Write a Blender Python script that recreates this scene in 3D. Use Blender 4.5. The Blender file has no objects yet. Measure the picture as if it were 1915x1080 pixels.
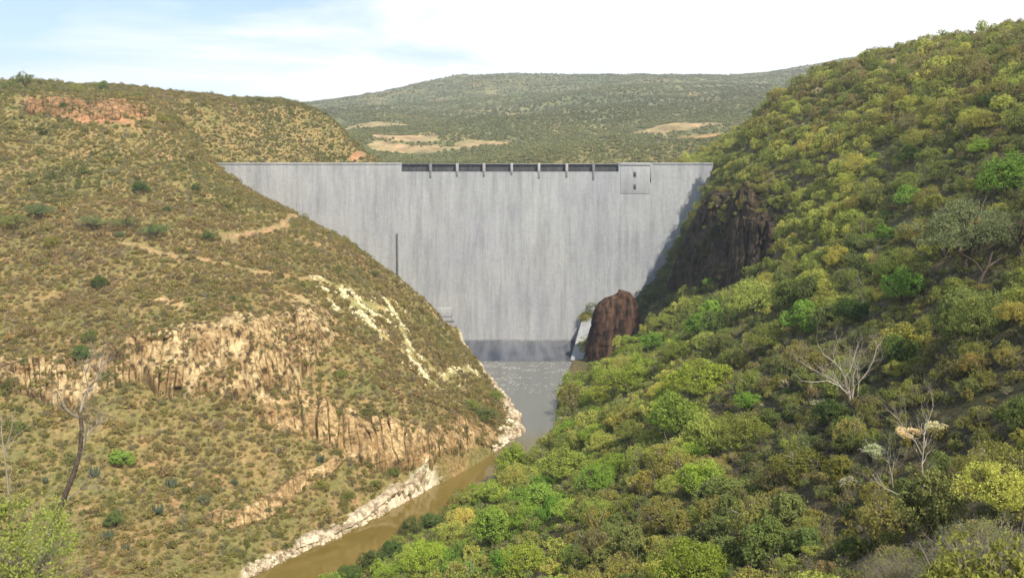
import bpy, math, random
import numpy as np
from mathutils import Vector, Matrix, Euler

random.seed(7)
RS = np.random.RandomState(11)
sc = bpy.context.scene
col = sc.collection

# ------------------------------------------------------------------ camera
FPX = 1658.0                      # focal length in pixels of the 1915 px wide photograph
PITCH = math.radians(8.0)
cam_d = bpy.data.cameras.new('camera'); cam = bpy.data.objects.new('camera', cam_d); col.objects.link(cam)
cam_d.sensor_width = 36.0; cam_d.lens = FPX / 1915 * 36.0
cam_d.clip_start = 0.5; cam_d.clip_end = 20000
cam.location = (0, 0, 0); cam.rotation_euler = (math.radians(90) - PITCH, 0, 0)
sc.camera = cam

# ------------------------------------------------------------------ light
SUN = Vector((0.36, -0.55, 0.75)).normalized()
sun_d = bpy.data.lights.new('sun', 'SUN'); sun_d.energy = 4.4; sun_d.angle = math.radians(0.55); sun_d.color = (1, .93, .80)
sun = bpy.data.objects.new('sun', sun_d); col.objects.link(sun)
sun.rotation_euler = SUN.to_track_quat('Z', 'Y').to_euler(); sun.location = (200, -100, 400)
sc.view_settings.view_transform = 'Standard'; sc.view_settings.look = 'None'
sc.view_settings.exposure = 0.47; sc.view_settings.gamma = 1.0
sc.cycles.max_bounces = 5; sc.cycles.diffuse_bounces = 3; sc.cycles.transmission_bounces = 3
sc.cycles.transparent_max_bounces = 4; sc.cycles.glossy_bounces = 2

w = bpy.data.worlds.new('World'); sc.world = w; w.use_nodes = True
nt = w.node_tree; nt.nodes.clear()
def N(nt, t, **k):
    n = nt.nodes.new(t)
    for a, b in k.items():
        if a.startswith('i_'):
            n.inputs[a[2:].replace('_', ' ')].default_value = b
        else: setattr(n, a, b)
    return n
L = lambda nt, a, b: nt.links.new(a, b)
def ramp(nt, fac, stops, interp='LINEAR'):
    r = nt.nodes.new('ShaderNodeValToRGB'); r.color_ramp.interpolation = interp
    e = r.color_ramp.elements
    while len(e) < len(stops): e.new(0.5)
    for q, (p, c) in zip(e, stops):
        q.position = p; q.color = (c, c, c, 1) if not hasattr(c, '__len__') else (*c, 1)
    L(nt, fac, r.inputs[0]); return r
def mixc(nt, fac, a, b, mode='MIX'):
    m = nt.nodes.new('ShaderNodeMix'); m.data_type = 'RGBA'; m.blend_type = mode
    for s, v in ((0, fac), (6, a), (7, b)):
        if hasattr(v, 'links'): L(nt, v, m.inputs[s])
        elif s == 0: m.inputs[0].default_value = v
        else: m.inputs[s].default_value = (*v, 1)
    return m.outputs[2]
sky = N(nt, 'ShaderNodeTexSky', sky_type='NISHITA', sun_disc=False)
sky.sun_elevation = math.asin(SUN.z); sky.sun_rotation = math.atan2(SUN.x, SUN.y)
sky.altitude = 1500; sky.dust_density = 0.6; sky.air_density = 1.0
tc = N(nt, 'ShaderNodeTexCoord')
mp = N(nt, 'ShaderNodeMapping'); mp.inputs['Scale'].default_value = (1.0, 1.0, 5.5); mp.inputs['Location'].default_value = (0.35, 0.1, 0.25)
L(nt, tc.outputs['Generated'], mp.inputs[0])
nz = N(nt, 'ShaderNodeTexNoise', i_Scale=2.3, i_Detail=8.0, i_Roughness=0.55, i_Distortion=0.3); L(nt, mp.outputs[0], nz.inputs[0])
sep = N(nt, 'ShaderNodeSeparateXYZ'); L(nt, tc.outputs['Generated'], sep.inputs[0])
# more cloud to the right (+x) and low down, thin blue gaps upper left
ma = N(nt, 'ShaderNodeMath', operation='MULTIPLY_ADD'); L(nt, sep.outputs[0], ma.inputs[0]); ma.inputs[1].default_value = 0.50; L(nt, nz.outputs[0], ma.inputs[2])
mz = N(nt, 'ShaderNodeMath', operation='MULTIPLY_ADD'); L(nt, sep.outputs[2], mz.inputs[0]); mz.inputs[1].default_value = -0.42; L(nt, ma.outputs[0], mz.inputs[2])
cl = ramp(nt, mz.outputs[0], [(0.27, 0.0), (0.36, .45), (0.44, 1.0)])
skyb = N(nt, 'ShaderNodeVectorMath', operation='SCALE'); L(nt, sky.outputs[0], skyb.inputs[0]); skyb.inputs['Scale'].default_value = 1.35
cm = mixc(nt, cl.outputs[0], skyb.outputs[0], (11.0, 11.0, 10.9))
bg = N(nt, 'ShaderNodeBackground', i_Strength=0.11); L(nt, cm, bg.inputs[0])
wo = N(nt, 'ShaderNodeOutputWorld'); L(nt, bg.outputs[0], wo.inputs[0])

# ------------------------------------------------------------------ helpers
def tag(o, label=None, cat=None, group=None, kind=None):
    if label: o['label'] = label
    if cat: o['category'] = cat
    if group: o['group'] = group
    if kind: o['kind'] = kind
    return o
def empty(name, loc, rz=0.0):
    o = bpy.data.objects.new(name, None); col.objects.link(o); o.location = loc; o.rotation_euler = (0, 0, rz)
    o.empty_display_size = 0.5
    return o
def mesh_np(name, V, F, mats=(), smooth=False, mi=None):
    """V (n,3), F (m,k) int array of one face size or list of such arrays."""
    me = bpy.data.meshes.new(name)
    Fs = F if isinstance(F, list) else [F]
    Fs = [f for f in Fs if len(f)]
    nl = sum(f.size for f in Fs); nf = sum(len(f) for f in Fs)
    me.vertices.add(len(V)); me.vertices.foreach_set('co', np.asarray(V, np.float32).ravel())
    me.loops.add(nl); me.loops.foreach_set('vertex_index', np.concatenate([f.ravel() for f in Fs]).astype(np.int32))
    me.polygons.add(nf)
    tot = np.concatenate([np.full(len(f), f.shape[1]) for f in Fs]).astype(np.int32)
    st = np.concatenate([[0], np.cumsum(tot)[:-1]]).astype(np.int32)
    me.polygons.foreach_set('loop_start', st); me.polygons.foreach_set('loop_total', tot)
    if mi is not None: me.polygons.foreach_set('material_index', np.asarray(mi, np.int32))
    if smooth: me.polygons.foreach_set('use_smooth', np.ones(nf, bool))
    for m in mats: me.materials.append(m)
    me.update(calc_edges=True); me.validate()
    return me
def obj(name, me, parent=None):
    o = bpy.data.objects.new(name, me); col.objects.link(o); o.parent = parent
    return o
def hash3(x, y, z, s):
    n = (x.astype(np.int64) * 374761393 + y.astype(np.int64) * 668265263 + z.astype(np.int64) * 2147483647 + s * 974634777) & 0xffffffff
    n = ((n ^ (n >> 13)) * 1274126177) & 0xffffffff
    n = (n ^ (n >> 16)) & 0xffffffff
    n = (n * 2246822519) & 0xffffffff
    return ((n ^ (n >> 15)) & 0xffffff) / float(0xffffff)
def vnoise(x, y, z=None, s=0):
    x = np.asarray(x, float); y = np.asarray(y, float)
    z = np.zeros_like(x) if z is None else np.asarray(z, float) + 0 * x
    xi, yi, zi = np.floor(x), np.floor(y), np.floor(z)
    fx, fy, fz = x - xi, y - yi, z - zi
    fx, fy, fz = [f * f * (3 - 2 * f) for f in (fx, fy, fz)]
    r = 0
    for a in (0, 1):
        for b in (0, 1):
            for c in (0, 1):
                h = hash3(xi + a, yi + b, zi + c, s)
                r = r + h * (fx if a else 1 - fx) * (fy if b else 1 - fy) * (fz if c else 1 - fz)
    return r * 2 - 1
def fbm(x, y, z=None, oct=4, s=0, g=0.5):
    r = 0; a = 1; t = 0
    for k in range(oct):
        q = 2.03 ** k
        r = r + a * vnoise(x * q + 17.3 * k, y * q - 9.1 * k, None if z is None else z * q, s + k); t += a; a *= g
    return r / t
def sstep(a, b, x):
    t = np.clip((x - a) / (b - a), 0, 1); return t * t * (3 - 2 * t)
CP, SP = math.cos(PITCH), math.sin(PITCH)
def ray(px, py):
    """direction with unit Y of the line of sight through a pixel of the photograph"""
    u = (px - 957.5) / FPX; v = (py - 540) / FPX
    y = CP - v * SP; z = -(SP + v * CP)
    return u / y, z / y
def at(px, py, Y):
    a, b = ray(px, py); return (a * Y, Y, b * Y)
def atz(px, py, z):
    a, b = ray(px, py); Y = z / b; return (a * Y, Y, z)
def proj(P):
    P = np.asarray(P, float); x, y, z = P[..., 0], P[..., 1], P[..., 2]
    d = y * CP - z * SP; up = y * SP + z * CP
    return 957.5 + FPX * x / d, 540 - FPX * up / d, d

# ------------------------------------------------------------------ the land as one height function
WZ = -100.0
leftbank = [atz(px, py, WZ) for px, py in [(462,1080),(560,1032),(640,997),(700,968),(770,930),(810,908),(870,878),(930,842),(978,806),(966,772),(940,737),(908,702),(882,668),(866,640)]]
rightbank = [atz(px, py, WZ) for px, py in [(640,1080),(724,1022),(782,986),(862,945),(960,882),(1040,838),(1040,792),(1045,745),(1062,695),(1085,645)]]
LB = np.array([(-330,-300,WZ),(-190,-20,WZ),(-120,110,WZ)] + leftbank + [(-34,520,WZ)])
RB = np.array([(-290,-300,WZ),(-155,-20,WZ),(-97,110,WZ)] + rightbank + [(42,520,WZ)])
def xl(Y): return np.interp(Y, LB[:,1], LB[:,0])
def xr(Y): return np.interp(Y, RB[:,1], RB[:,0])
cp = []
def add(px, rows):
    for py, Y in rows: cp.append(at(px, py, Y))
# left hill
add(0, [(1080,184),(900,215),(760,238),(650,254),(560,280),(470,310),(390,340),(312,372),(240,405),(170,440)])
add(150, [(1080,184),(900,220),(760,242),(650,258),(560,288),(470,314),(390,345),(312,380),(240,410),(180,448)])
add(300, [(1060,197),(900,227),(780,246),(615,268),(540,295),(470,318),(390,352),(312,388),(240,420),(203,446)])
add(430, [(1000,212),(900,232),(790,250),(600,276),(540,300),(470,335),(390,380),(345,425)])
for px, py, Y in [(370,318,484),(425,352,468),(490,378,455),(550,398,443)]: cp.append(at(px, py, Y))
add(550, [(900,238),(850,246),(770,260),(700,272),(590,292),(520,322),(470,352),(430,385)])
add(650, [(960,238),(900,246),(800,262),(730,274),(620,305),(540,345),(452,425)])
add(740, [(905,254),(850,262),(770,275),(650,320),(580,360),(512,412)])
add(800, [(860,266),(790,276),(720,305),(640,350),(565,412)])
add(860, [(840,284),(780,297),(700,345),(638,412)])
add(920, [(800,318),(745,355),(712,400)])
# hidden far side of the spur and the dam abutment
cp += [(-95,498,-40),(-60,498,-82),(-138,499,-23),(-155,499,-12),(-169,500,-4),(-110,499,-42),(-178,507,-1),(-100,465,-40),(-60,455,-66),(-30,440,-88),(-30,470,-98)]
cp += [(-300,470,40),(-400,520,45),(-230,480,36),(-360,350,14),(-420,250,-20),(-330,200,-50),(-250,130,-80),(-450,100,-60),(-300,0,-85),(-600,300,20),(-600,600,60)]
for px, py, Y in [(560,196,612),(520,198,604),(480,199,592),(440,199,572),(400,199,545),(350,199,500),(310,198,470),(560,189,690),(480,191,670),(400,191,620),(640,240,640),(610,215,628),(700,296,650),(520,250,575),(470,250,558),(600,290,595),(430,285,530),(395,285,506),(370,250,474),(655,300,610),(420,240,540)]: cp.append(at(px, py, Y))
# right slope
nR0 = len(cp)
add(1915, [(1080,38),(1000,46),(900,60),(760,85),(600,110),(470,150),(390,168),(312,190),(240,210),(170,232),(130,255),(105,282)])
add(1700, [(1080,52),(1000,64),(900,85),(760,115),(600,155),(470,200),(390,224),(312,250),(240,275),(185,302),(126,345)])
add(1500, [(1080,72),(1000,85),(900,110),(760,155),(600,210),(470,270),(390,305),(312,340),(250,372),(200,402),(142,455)])
add(1300, [(1080,88),(1000,105),(900,142),(760,192),(650,252),(590,300)])
add(1400, [(300,385),(245,425),(330,372),(650,225),(760,170),(560,275)])
add(1440, [(176,470)])
cp += [at(1345,250,490), at(1358,300,480), at(1380,345,440)]
# dark cliff: base and top
for px, py, Y in [(1430,515,322),(1370,540,345),(1300,560,372),(1262,565,405),(1243,565,430)]: cp.append(at(px, py, Y))
for px, py, Y in [(1440,360,352),(1395,350,380),(1362,345,415),(1345,345,450),(1374,306,496)]: cp.append(at(px, py, Y))
cp += [(76,498,-76),(97,498,-42),(110,498,-22),(127,498,0)]
add(1200, [(1080,105),(1000,124),(900,165),(760,225),(660,290),(600,360)])
add(1100, [(1000,145),(900,188),(800,245),(740,300)])
add(1000, [(1080,128),(1000,155),(930,190)])
add(900, [(1060,158),(1000,188),(960,215)])
add(800, [(1070,175)])
cp += [at(1130,700,424), at(1160,700,420), at(1090,745,345), (62,440,-82), (46,470,-92), (60,480,-88)]
for q_ in range(nR0, len(cp)):
    if cp[q_][1] > 120 and cp[q_][0] > xr(cp[q_][1]) + 12: cp[q_] = (cp[q_][0], cp[q_][1], cp[q_][2] - (2.8 + 2.6*(cp[q_][0] > 100 and 200 < cp[q_][1] < 400))*min(1, (cp[q_][1]-120)/100))
for x, y, z in [(0,0,-4),(10,-40,2),(0,30,-20),(0,60,-37),(-30,20,-24),(-32,60,-31),(-60,30,-45),(-40,100,-62),(-60,110,-78),(30,15,-11),(60,20,-6),(100,60,4),(200,100,45),(260,260,62),(260,400,56),(300,600,56),(160,560,30),(200,640,45),(130,-80,25),(-120,-60,-60)]: cp.append((x, y, z))
for p in list(leftbank) + list(rightbank): cp.append(p)
cp += [(-120,110,WZ),(-97,110,WZ),(-190,-20,WZ),(-155,-20,WZ)]
# valley behind the dam and the far hills
for x in (-60, 0, 60): cp += [(x,530,-30),(x,620,-22)]
cp += [(-110,560,-14),(110,560,-14),(0,760,-12),(-150,700,-6),(160,700,-6),(120,900,8)]
for px, rows in {560:[(260,1200),(225,1700),(205,2300),(193,2800)], 700:[(303,900),(285,980),(262,1150),(243,1350),(222,1700),(200,2200),(177,2800)],
                 850:[(303,860),(285,960),(270,1050),(250,1250),(225,1600),(195,2150),(160,2500),(142,2750)],
                 1000:[(303,800),(280,900),(262,1080),(240,1350),(215,1700),(190,2050),(160,2500),(141,2800)],
                 1150:[(303,760),(270,860),(252,960),(240,1250),(205,1600),(170,1950),(150,2500),(138,2800)],
                 1300:[(290,760),(262,880),(246,1050),(232,1300),(190,1600),(165,1850),(152,2400),(145,3100)],
                 1440:[(200,1500),(165,1900),(140,3000)], 1600:[(180,1700),(108,3300)], 1800:[(90,3300)], 380:[(240,1500),(215,2800)], 100:[(215,3000)], -200:[(215,3000)], 2200:[(60,3300)]}.items():
    add(px, rows)
cp += [(-700,1300,60),(-1500,1500,120),(900,1200,110),(1600,1500,200),(-1000,5200,120),(0,5200,240),(1500,5200,330),(-3000,3000,100),(3200,3000,330),(700,700,95),(-700,800,70)]
cp = np.array(cp)
def phi(r): return r
A = np.linalg.norm(cp[:,None,:2] - cp[None,:,:2], axis=2)
n = len(cp)
M = np.zeros((n+3, n+3)); M[:n,:n] = phi(A) - np.eye(n) * 1.2
Pn = np.c_[np.ones(n), cp[:,:2]]; M[:n,n:] = Pn; M[n:,:n] = Pn.T
W = np.linalg.lstsq(M, np.r_[cp[:,2], 0, 0, 0], rcond=None)[0]
def rbf(x, y):
    x = np.asarray(x, float).ravel(); y = np.asarray(y, float).ravel(); out = np.empty(len(x))
    for i in range(0, len(x), 20000):
        a, b = x[i:i+20000], y[i:i+20000]
        r = np.hypot(a[:,None] - cp[None,:,0], b[:,None] - cp[None,:,1])
        out[i:i+20000] = r @ W[:n] + W[n] + W[n+1]*a + W[n+2]*b
    return out
def H_exact(x, y):
    shp = np.shape(x); x = np.ravel(x); y = np.ravel(y)
    z = rbf(x, y)
    far = sstep(600, 1200, y)
    near = 1 - sstep(60, 160, np.hypot(x, y))
    z = z + fbm(x/28, y/28, oct=3, s=5) * (2.2 - 1.2*near) * (1-far) + fbm(x/6, y/6, oct=3, s=9) * 0.7 * (1-far) \
          + far * (fbm(x/330, y/330, oct=4, s=3) * 30 * (1-.6*sstep(2300,2800,y)) + fbm(x/70, y/70, oct=3, s=4)*5)
    # gullies on the left hill
    l, r = xl(y), xr(y)
    d = np.maximum(l - x, x - r) * 0.8
    zo = np.maximum(z, WZ + 0.4 + np.clip(d, 0, 14)*.16)
    zi = WZ - 0.4 + np.clip(d, -8, 0)*.35
    zz = np.where(d > 0, zo, zi)
    z = np.where((y < 506), zz, z)
    res = sstep(505, 520, y) * (1 - sstep(640, 720, y))
    z = np.where((y > 505) & (y < 640) & (np.abs(x) < 110 - (y-505)*.2), np.minimum(z, -9 - 0*z), z)
    return z.reshape(shp)
GX0, GX1, GY0, GY1, GS = -470.0, 330.0, -70.0, 664.0, 1.15
gx = np.arange(GX0, GX1, GS); gy = np.arange(GY0, GY1, GS)
XX, YY = np.meshgrid(gx, gy)
ZZ = H_exact(XX, YY)
def H(x, y):
    x = np.asarray(x, float); y = np.asarray(y, float)
    fx = np.clip((x - GX0)/GS, 0, len(gx)-1.001); fy = np.clip((y - GY0)/GS, 0, len(gy)-1.001)
    i = fx.astype(int); j = fy.astype(int); a = fx - i; b = fy - j
    return (ZZ[j,i]*(1-a)+ZZ[j,i+1]*a)*(1-b) + (ZZ[j+1,i]*(1-a)+ZZ[j+1,i+1]*a)*b
SX = np.gradient(ZZ, GS, axis=1); SY = np.gradient(ZZ, GS, axis=0)
def grad(x, y):
    i = np.clip(((np.asarray(x)-GX0)/GS).astype(int), 0, len(gx)-1); j = np.clip(((np.asarray(y)-GY0)/GS).astype(int), 0, len(gy)-1)
    return SX[j,i], SY[j,i]
TS = np.arange(22, 655, 0.8)
def hit(px, py):
    """where the line of sight through a pixel meets the ground"""
    a, b = ray(px, py)
    d = b*TS - H(a*TS, TS)
    k = np.argmax(d < 0) if (d < 0).any() else len(TS)-1
    Y = TS[k]; return np.array((a*Y, Y, float(H(a*Y, Y))))
def hits(pts): return np.array([hit(px, py) for px, py in pts])

# colour of the ground: soil, dry grass, bare rock, tracks; painted where they lie, in world space
def poly_dist(x, y, P):
    d = np.full(np.shape(x), 1e9)
    for (a, b) in zip(P[:-1], P[1:]):
        ax, ay = a[:2]; bx, by = b[:2]; vx, vy = bx-ax, by-ay
        t = np.clip(((x-ax)*vx + (y-ay)*vy)/max(vx*vx+vy*vy, 1e-6), 0, 1)
        d = np.minimum(d, np.hypot(x-ax-t*vx, y-ay-t*vy))
    return d
tracks = [([(425,450),(470,436),(530,424),(600,415)],1.6,'dirt'),
          ([(230,455),(330,478),(420,492),(500,512),(560,522),(610,522)],1.1,'dirt'),([(420,440),(440,455)],2,'dirt'),
          ([(600,522),(650,545),(690,572),(740,590)],1.9,'white'),([(640,545),(665,575),(690,605),(715,628)],1.9,'white'),
          ([(655,560),(690,585),(725,600)],1.4,'white'),
          ([(722,560),(745,600),(765,650),(778,690),(810,722)],1.3,'white'),([(770,668),(790,700),(815,720)],2.2,'white'),([(735,562),(750,580)],1.2,'white'),
          ([(600,530),(628,580)],.9,'white'),([(790,670),(830,710),(880,690),(905,705)],1.2,'white'),
          ([(600,415),(640,450),(690,490)],1.5,'rock'),([(755,530),(800,570),(850,640)],1.6,'rock'),
          ([(60,190),(150,200),(250,215)],5,'red'),([(80,205),(160,225),(240,230)],4,'red'),([(660,297),(700,299)],3,'red'),
          ([(300,560),(340,575)],2.5,'rock'),([(560,560),(600,580),(620,620)],4,'rock')]
tr_w = [(hits(p), wd, k) for p, wd, k in tracks]
tr_w += [(LB[3:9], 1.7, 'bank'), (LB[10:15], 3.6, 'bank'), (LB[14:18], 1.4, 'bank'), (np.array([atz(*q, WZ+1) for q in [(1045,745),(1062,750),(1075,770)]]), 2.5, 'bank')]
CMAP = {'dirt': (.36,.245,.12), 'white': (.38,.32,.13), 'rock': (.50,.34,.17), 'red': (.36,.20,.10), 'bank': (.62,.54,.40)}
fields = [(at(700,243,1340), 62, 55, (.38,.30,.155)), (at(800,277,1010), 70, 34, (.36,.275,.14)), (at(900,271,1050), 34, 26, (.37,.28,.145)),
          (at(1230,241,1120), 100, 26, (.36,.27,.135)), (at(870,200,2080), 70, 45, (.36,.26,.14)), (at(1300,246,1050), 40, 26, (.36,.22,.10)), (at(760,268,1080), 40, 30, (.36,.27,.14))]
def ground_color(x, y, z):
    shp = np.shape(x); x, y, z = np.ravel(x), np.ravel(y), np.ravel(z)
    c = np.zeros((len(x), 3))
    n1 = fbm(x/22, y/22, oct=4, s=21); n2 = fbm(x/3.2, y/3.2, oct=3, s=22); n3 = fbm(x/70, y/70, oct=3, s=23)
    dry = np.array((.250,.192,.076)); gr = np.array((.210,.178,.064)); soil = np.array((.30,.205,.095)); dark = np.array((.15,.125,.055))
    t = sstep(-.35, .45, n1)[:,None]; c[:] = dry*(1-t) + gr*t
    s_ = (sstep(.15, .5, n2) * sstep(-.2, .4, n3+.2))[:,None]; c = c*(1-s_) + soil*s_
    left = (x < 0.5*(xl(y)+xr(y))) | (y > 510)
    rt = (~left & (y < 640))[:,None]
    c = np.where(rt, dark*(1+.35*n2[:,None])*(.5+.5*sstep(120,300,y)[:,None]), c)  # nearer ground darkened: deep thicket shadow painted into the soil colour
    far = sstep(660, 1000, y)[:,None]
    fc = np.array((.150,.155,.070))*(1+.35*n1[:,None]) + np.array((.10,.055,.02))*sstep(.1,.6,fbm(x/90,y/90,oct=4,s=31))[:,None]
    c = c*(1-far) + fc*far
    m = (y < 640)
    jit = fbm(x/2.2, y/2.2, oct=3, s=44)
    for P, wd, k in tr_w:
        bb = m & (x > P[:,0].min()-20) & (x < P[:,0].max()+20) & (y > P[:,1].min()-20) & (y < P[:,1].max()+20)
        if not bb.any(): continue
        d = poly_dist(x[bb], y[bb], P) + jit[bb]*wd*(1.9 if k == 'white' else .9)
        t = (1 - sstep(wd*.55, wd*1.25, d))[:,None]
        c[bb] = c[bb]*(1-t) + np.array(CMAP[k])*(1+.25*n2[bb][:,None])*t
    for (fx, fy, fz), rx, ry, cc in fields:
        d = np.hypot((x-fx)/rx, (y-fy)/ry) + fbm(x/25, y/25, oct=3, s=55)*.35
        t = (1 - sstep(.85, .98, d))[:,None]
        c = c*(1-t) + np.array(cc)*(1+.12*n1[:,None])*t
    return np.clip(c, .01, .9).reshape(*shp, 3)
def field_mask(x, y):
    t = np.zeros(len(x))
    for (fx, fy, fz), rx, ry, cc in fields:
        t = np.maximum(t, 1 - sstep(.85, 1.0, np.hypot((x-fx)/rx, (y-fy)/ry) + fbm(x/25, y/25, oct=3, s=55)*.35))
    return t
def set_col(me, C):
    a = me.color_attributes.new('albedo', 'FLOAT_COLOR', 'POINT')
    a.data.foreach_set('color', np.c_[C.reshape(-1,3), np.ones(C.size//3)].astype(np.float32).ravel())

# ------------------------------------------------------------------ materials
def mat(name):
    m = bpy.data.materials.new(name); m.use_nodes = True; nt = m.node_tree; nt.nodes.clear()
    return m, nt, N(nt, 'ShaderNodeOutputMaterial')
def bsdf(nt, rough=0.9, spec=0.2):
    b = N(nt, 'ShaderNodeBsdfPrincipled'); b.inputs['Roughness'].default_value = rough; b.inputs['Specular IOR Level'].default_value = spec
    return b
def ground_mat(name, sc1, sc2, amp, dist):
    m, nt, o = mat(name); b = bsdf(nt)
    a = N(nt, 'ShaderNodeAttribute', attribute_name='albedo'); g = N(nt, 'ShaderNodeNewGeometry')
    n1 = N(nt, 'ShaderNodeTexNoise', i_Scale=sc1, i_Detail=6.0, i_Roughness=.65); L(nt, g.outputs['Position'], n1.inputs[0])
    n2 = N(nt, 'ShaderNodeTexNoise', i_Scale=sc2, i_Detail=4.0); L(nt, g.outputs['Position'], n2.inputs[0])
    r = ramp(nt, n1.outputs[0], [(.3, .5), (.7, 1.5)]); c = mixc(nt, 1.0, a.outputs['Color'], r.outputs[0], 'MULTIPLY')
    r2 = ramp(nt, n2.outputs[0], [(.35, (.8,.9,.8)), (.65, (1.2,1.08,1.1))]); c = mixc(nt, 1.0, c, r2.outputs[0], 'MULTIPLY')
    L(nt, c, b.inputs['Base Color'])
    bu = N(nt, 'ShaderNodeBump', i_Strength=amp, i_Distance=dist); L(nt, n1.outputs[0], bu.inputs['Height']); L(nt, bu.outputs[0], b.inputs['Normal'])
    L(nt, b.outputs[0], o.inputs[0]); return m
M_ground = ground_mat('dry_hillside', .9, .12, .9, .8)
M_far = ground_mat('far_hillside', .05, .012, 1.0, 8.0)

def rock_mat(name, light, mid, dark, vs=0.18, moss=None):
    m, nt, o = mat(name); b = bsdf(nt, .95, .15)
    g = N(nt, 'ShaderNodeNewGeometry'); mp = N(nt, 'ShaderNodeMapping'); mp.inputs['Scale'].default_value = (1, 1, vs); L(nt, g.outputs['Position'], mp.inputs[0])
    n1 = N(nt, 'ShaderNodeTexNoise', i_Scale=.55, i_Detail=8.0, i_Roughness=.65); L(nt, mp.outputs[0], n1.inputs[0])
    n2 = N(nt, 'ShaderNodeTexNoise', i_Scale=.14, i_Detail=4.0); L(nt, g.outputs['Position'], n2.inputs[0])
    n3 = N(nt, 'ShaderNodeTexNoise', i_Scale=1.6, i_Detail=8.0, i_Roughness=.7); L(nt, g.outputs['Position'], n3.inputs[0])
    r = ramp(nt, n1.outputs[0], [(.40, dark), (.48, mid), (.60, light)])  # dark streaks paint crack shading into the rock colour
    r2 = ramp(nt, n2.outputs[0], [(.38, (.72,.62,.52)), (.6, (1.12,1.08,1.0))]); c = mixc(nt, 1.0, r.outputs[0], r2.outputs[0], 'MULTIPLY')
    if moss:
        r3 = ramp(nt, n3.outputs[0], [(.47, 0.0), (.56, .8)]); c = mixc(nt, r3.outputs[0], c, moss)
    L(nt, c, b.inputs['Base Color'])
    bu = N(nt, 'ShaderNodeBump', i_Strength=.9, i_Distance=.5); L(nt, n3.outputs[0], bu.inputs['Height']); L(nt, bu.outputs[0], b.inputs['Normal'])
    L(nt, b.outputs[0], o.inputs[0]); return m
M_cliff = rock_mat('ochre_columnar_rock', (.56,.45,.26), (.33,.24,.12), (.085,.062,.038))
M_cliff2 = rock_mat('orange_rock', (.66,.48,.27), (.40,.26,.125), (.10,.065,.038), moss=(.20,.165,.075))
M_pale = rock_mat('pale_river_rock', (.70,.64,.50), (.52,.45,.33), (.30,.24,.17), vs=.8)
M_shaderock = rock_mat('shade_painted_brown_rock', (.15,.105,.072), (.055,.035,.026), (.018,.015,.012), vs=.45, moss=(.035,.04,.018))  # brown rock darkened so the cliff's shade sits in its colour
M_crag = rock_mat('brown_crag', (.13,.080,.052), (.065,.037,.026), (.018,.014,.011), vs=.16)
M_redrock = rock_mat('red_ledge_rock', (.50,.30,.17), (.32,.16,.085), (.12,.07,.045), vs=.6, moss=(.13,.12,.05))

m, nt, o = mat('foliage'); M_leaf = m
at_ = N(nt, 'ShaderNodeAttribute', attribute_type='INSTANCER', attribute_name='tint')
g = N(nt, 'ShaderNodeNewGeometry'); oi = N(nt, 'ShaderNodeObjectInfo')
r = ramp(nt, g.outputs['Random Per Island'], [(0, .62), (1, 1.38)])
r2 = ramp(nt, oi.outputs['Random'], [(0, (.82,.86,.8)), (.5, (1,1,1)), (1, (1.18,1.06,1.1))])
c = mixc(nt, 1.0, at_.outputs['Color'], r.outputs[0], 'MULTIPLY'); c = mixc(nt, 1.0, c, r2.outputs[0], 'MULTIPLY')
d1 = N(nt, 'ShaderNodeBsdfDiffuse', i_Roughness=.6); t1 = N(nt, 'ShaderNodeBsdfTranslucent'); L(nt, c, d1.inputs[0]); L(nt, c, t1.inputs[0])
mx = N(nt, 'ShaderNodeMixShader'); mx.inputs[0].default_value = .36; L(nt, d1.outputs[0], mx.inputs[1]); L(nt, t1.outputs[0], mx.inputs[2]); L(nt, mx.outputs[0], o.inputs[0])

def plain(name, c1, c2, scale=3.0, rough=.85, vs=1.0):
    m, nt, o = mat(name); b = bsdf(nt, rough, .2); g = N(nt, 'ShaderNodeNewGeometry'); mp = N(nt, 'ShaderNodeMapping'); mp.inputs['Scale'].default_value = (1, 1, vs)
    L(nt, g.outputs['Position'], mp.inputs[0]); n1 = N(nt, 'ShaderNodeTexNoise', i_Scale=scale, i_Detail=6.0, i_Roughness=.65); L(nt, mp.outputs[0], n1.inputs[0])
    r = ramp(nt, n1.outputs[0], [(.35, c1), (.65, c2)]); L(nt, r.outputs[0], b.inputs['Base Color']); L(nt, b.outputs[0], o.inputs[0]); return m
M_bark = plain('brown_bark', (.07,.05,.035), (.16,.12,.08))
M_bleached = plain('bleached_bark', (.36,.31,.23), (.60,.53,.42))
M_greybark = plain('grey_bark', (.20,.17,.13), (.36,.31,.24))
M_darkbark = plain('dark_shaggy_bark', (.035,.028,.022), (.17,.13,.10), 6.0)
M_cactus = plain('cactus_skin', (.06,.085,.05), (.14,.16,.10), 2.0)
M_metal = plain('dark_gate_steel', (.035,.037,.04), (.09,.092,.095), .8, .6, .25)
M_pipe = plain('rusty_pipe_steel', (.10,.10,.10), (.17,.17,.17), 1.0, .6)
M_void = plain('opening_shade', (.05,.05,.05), (.09,.09,.085), 1.0)

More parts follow.
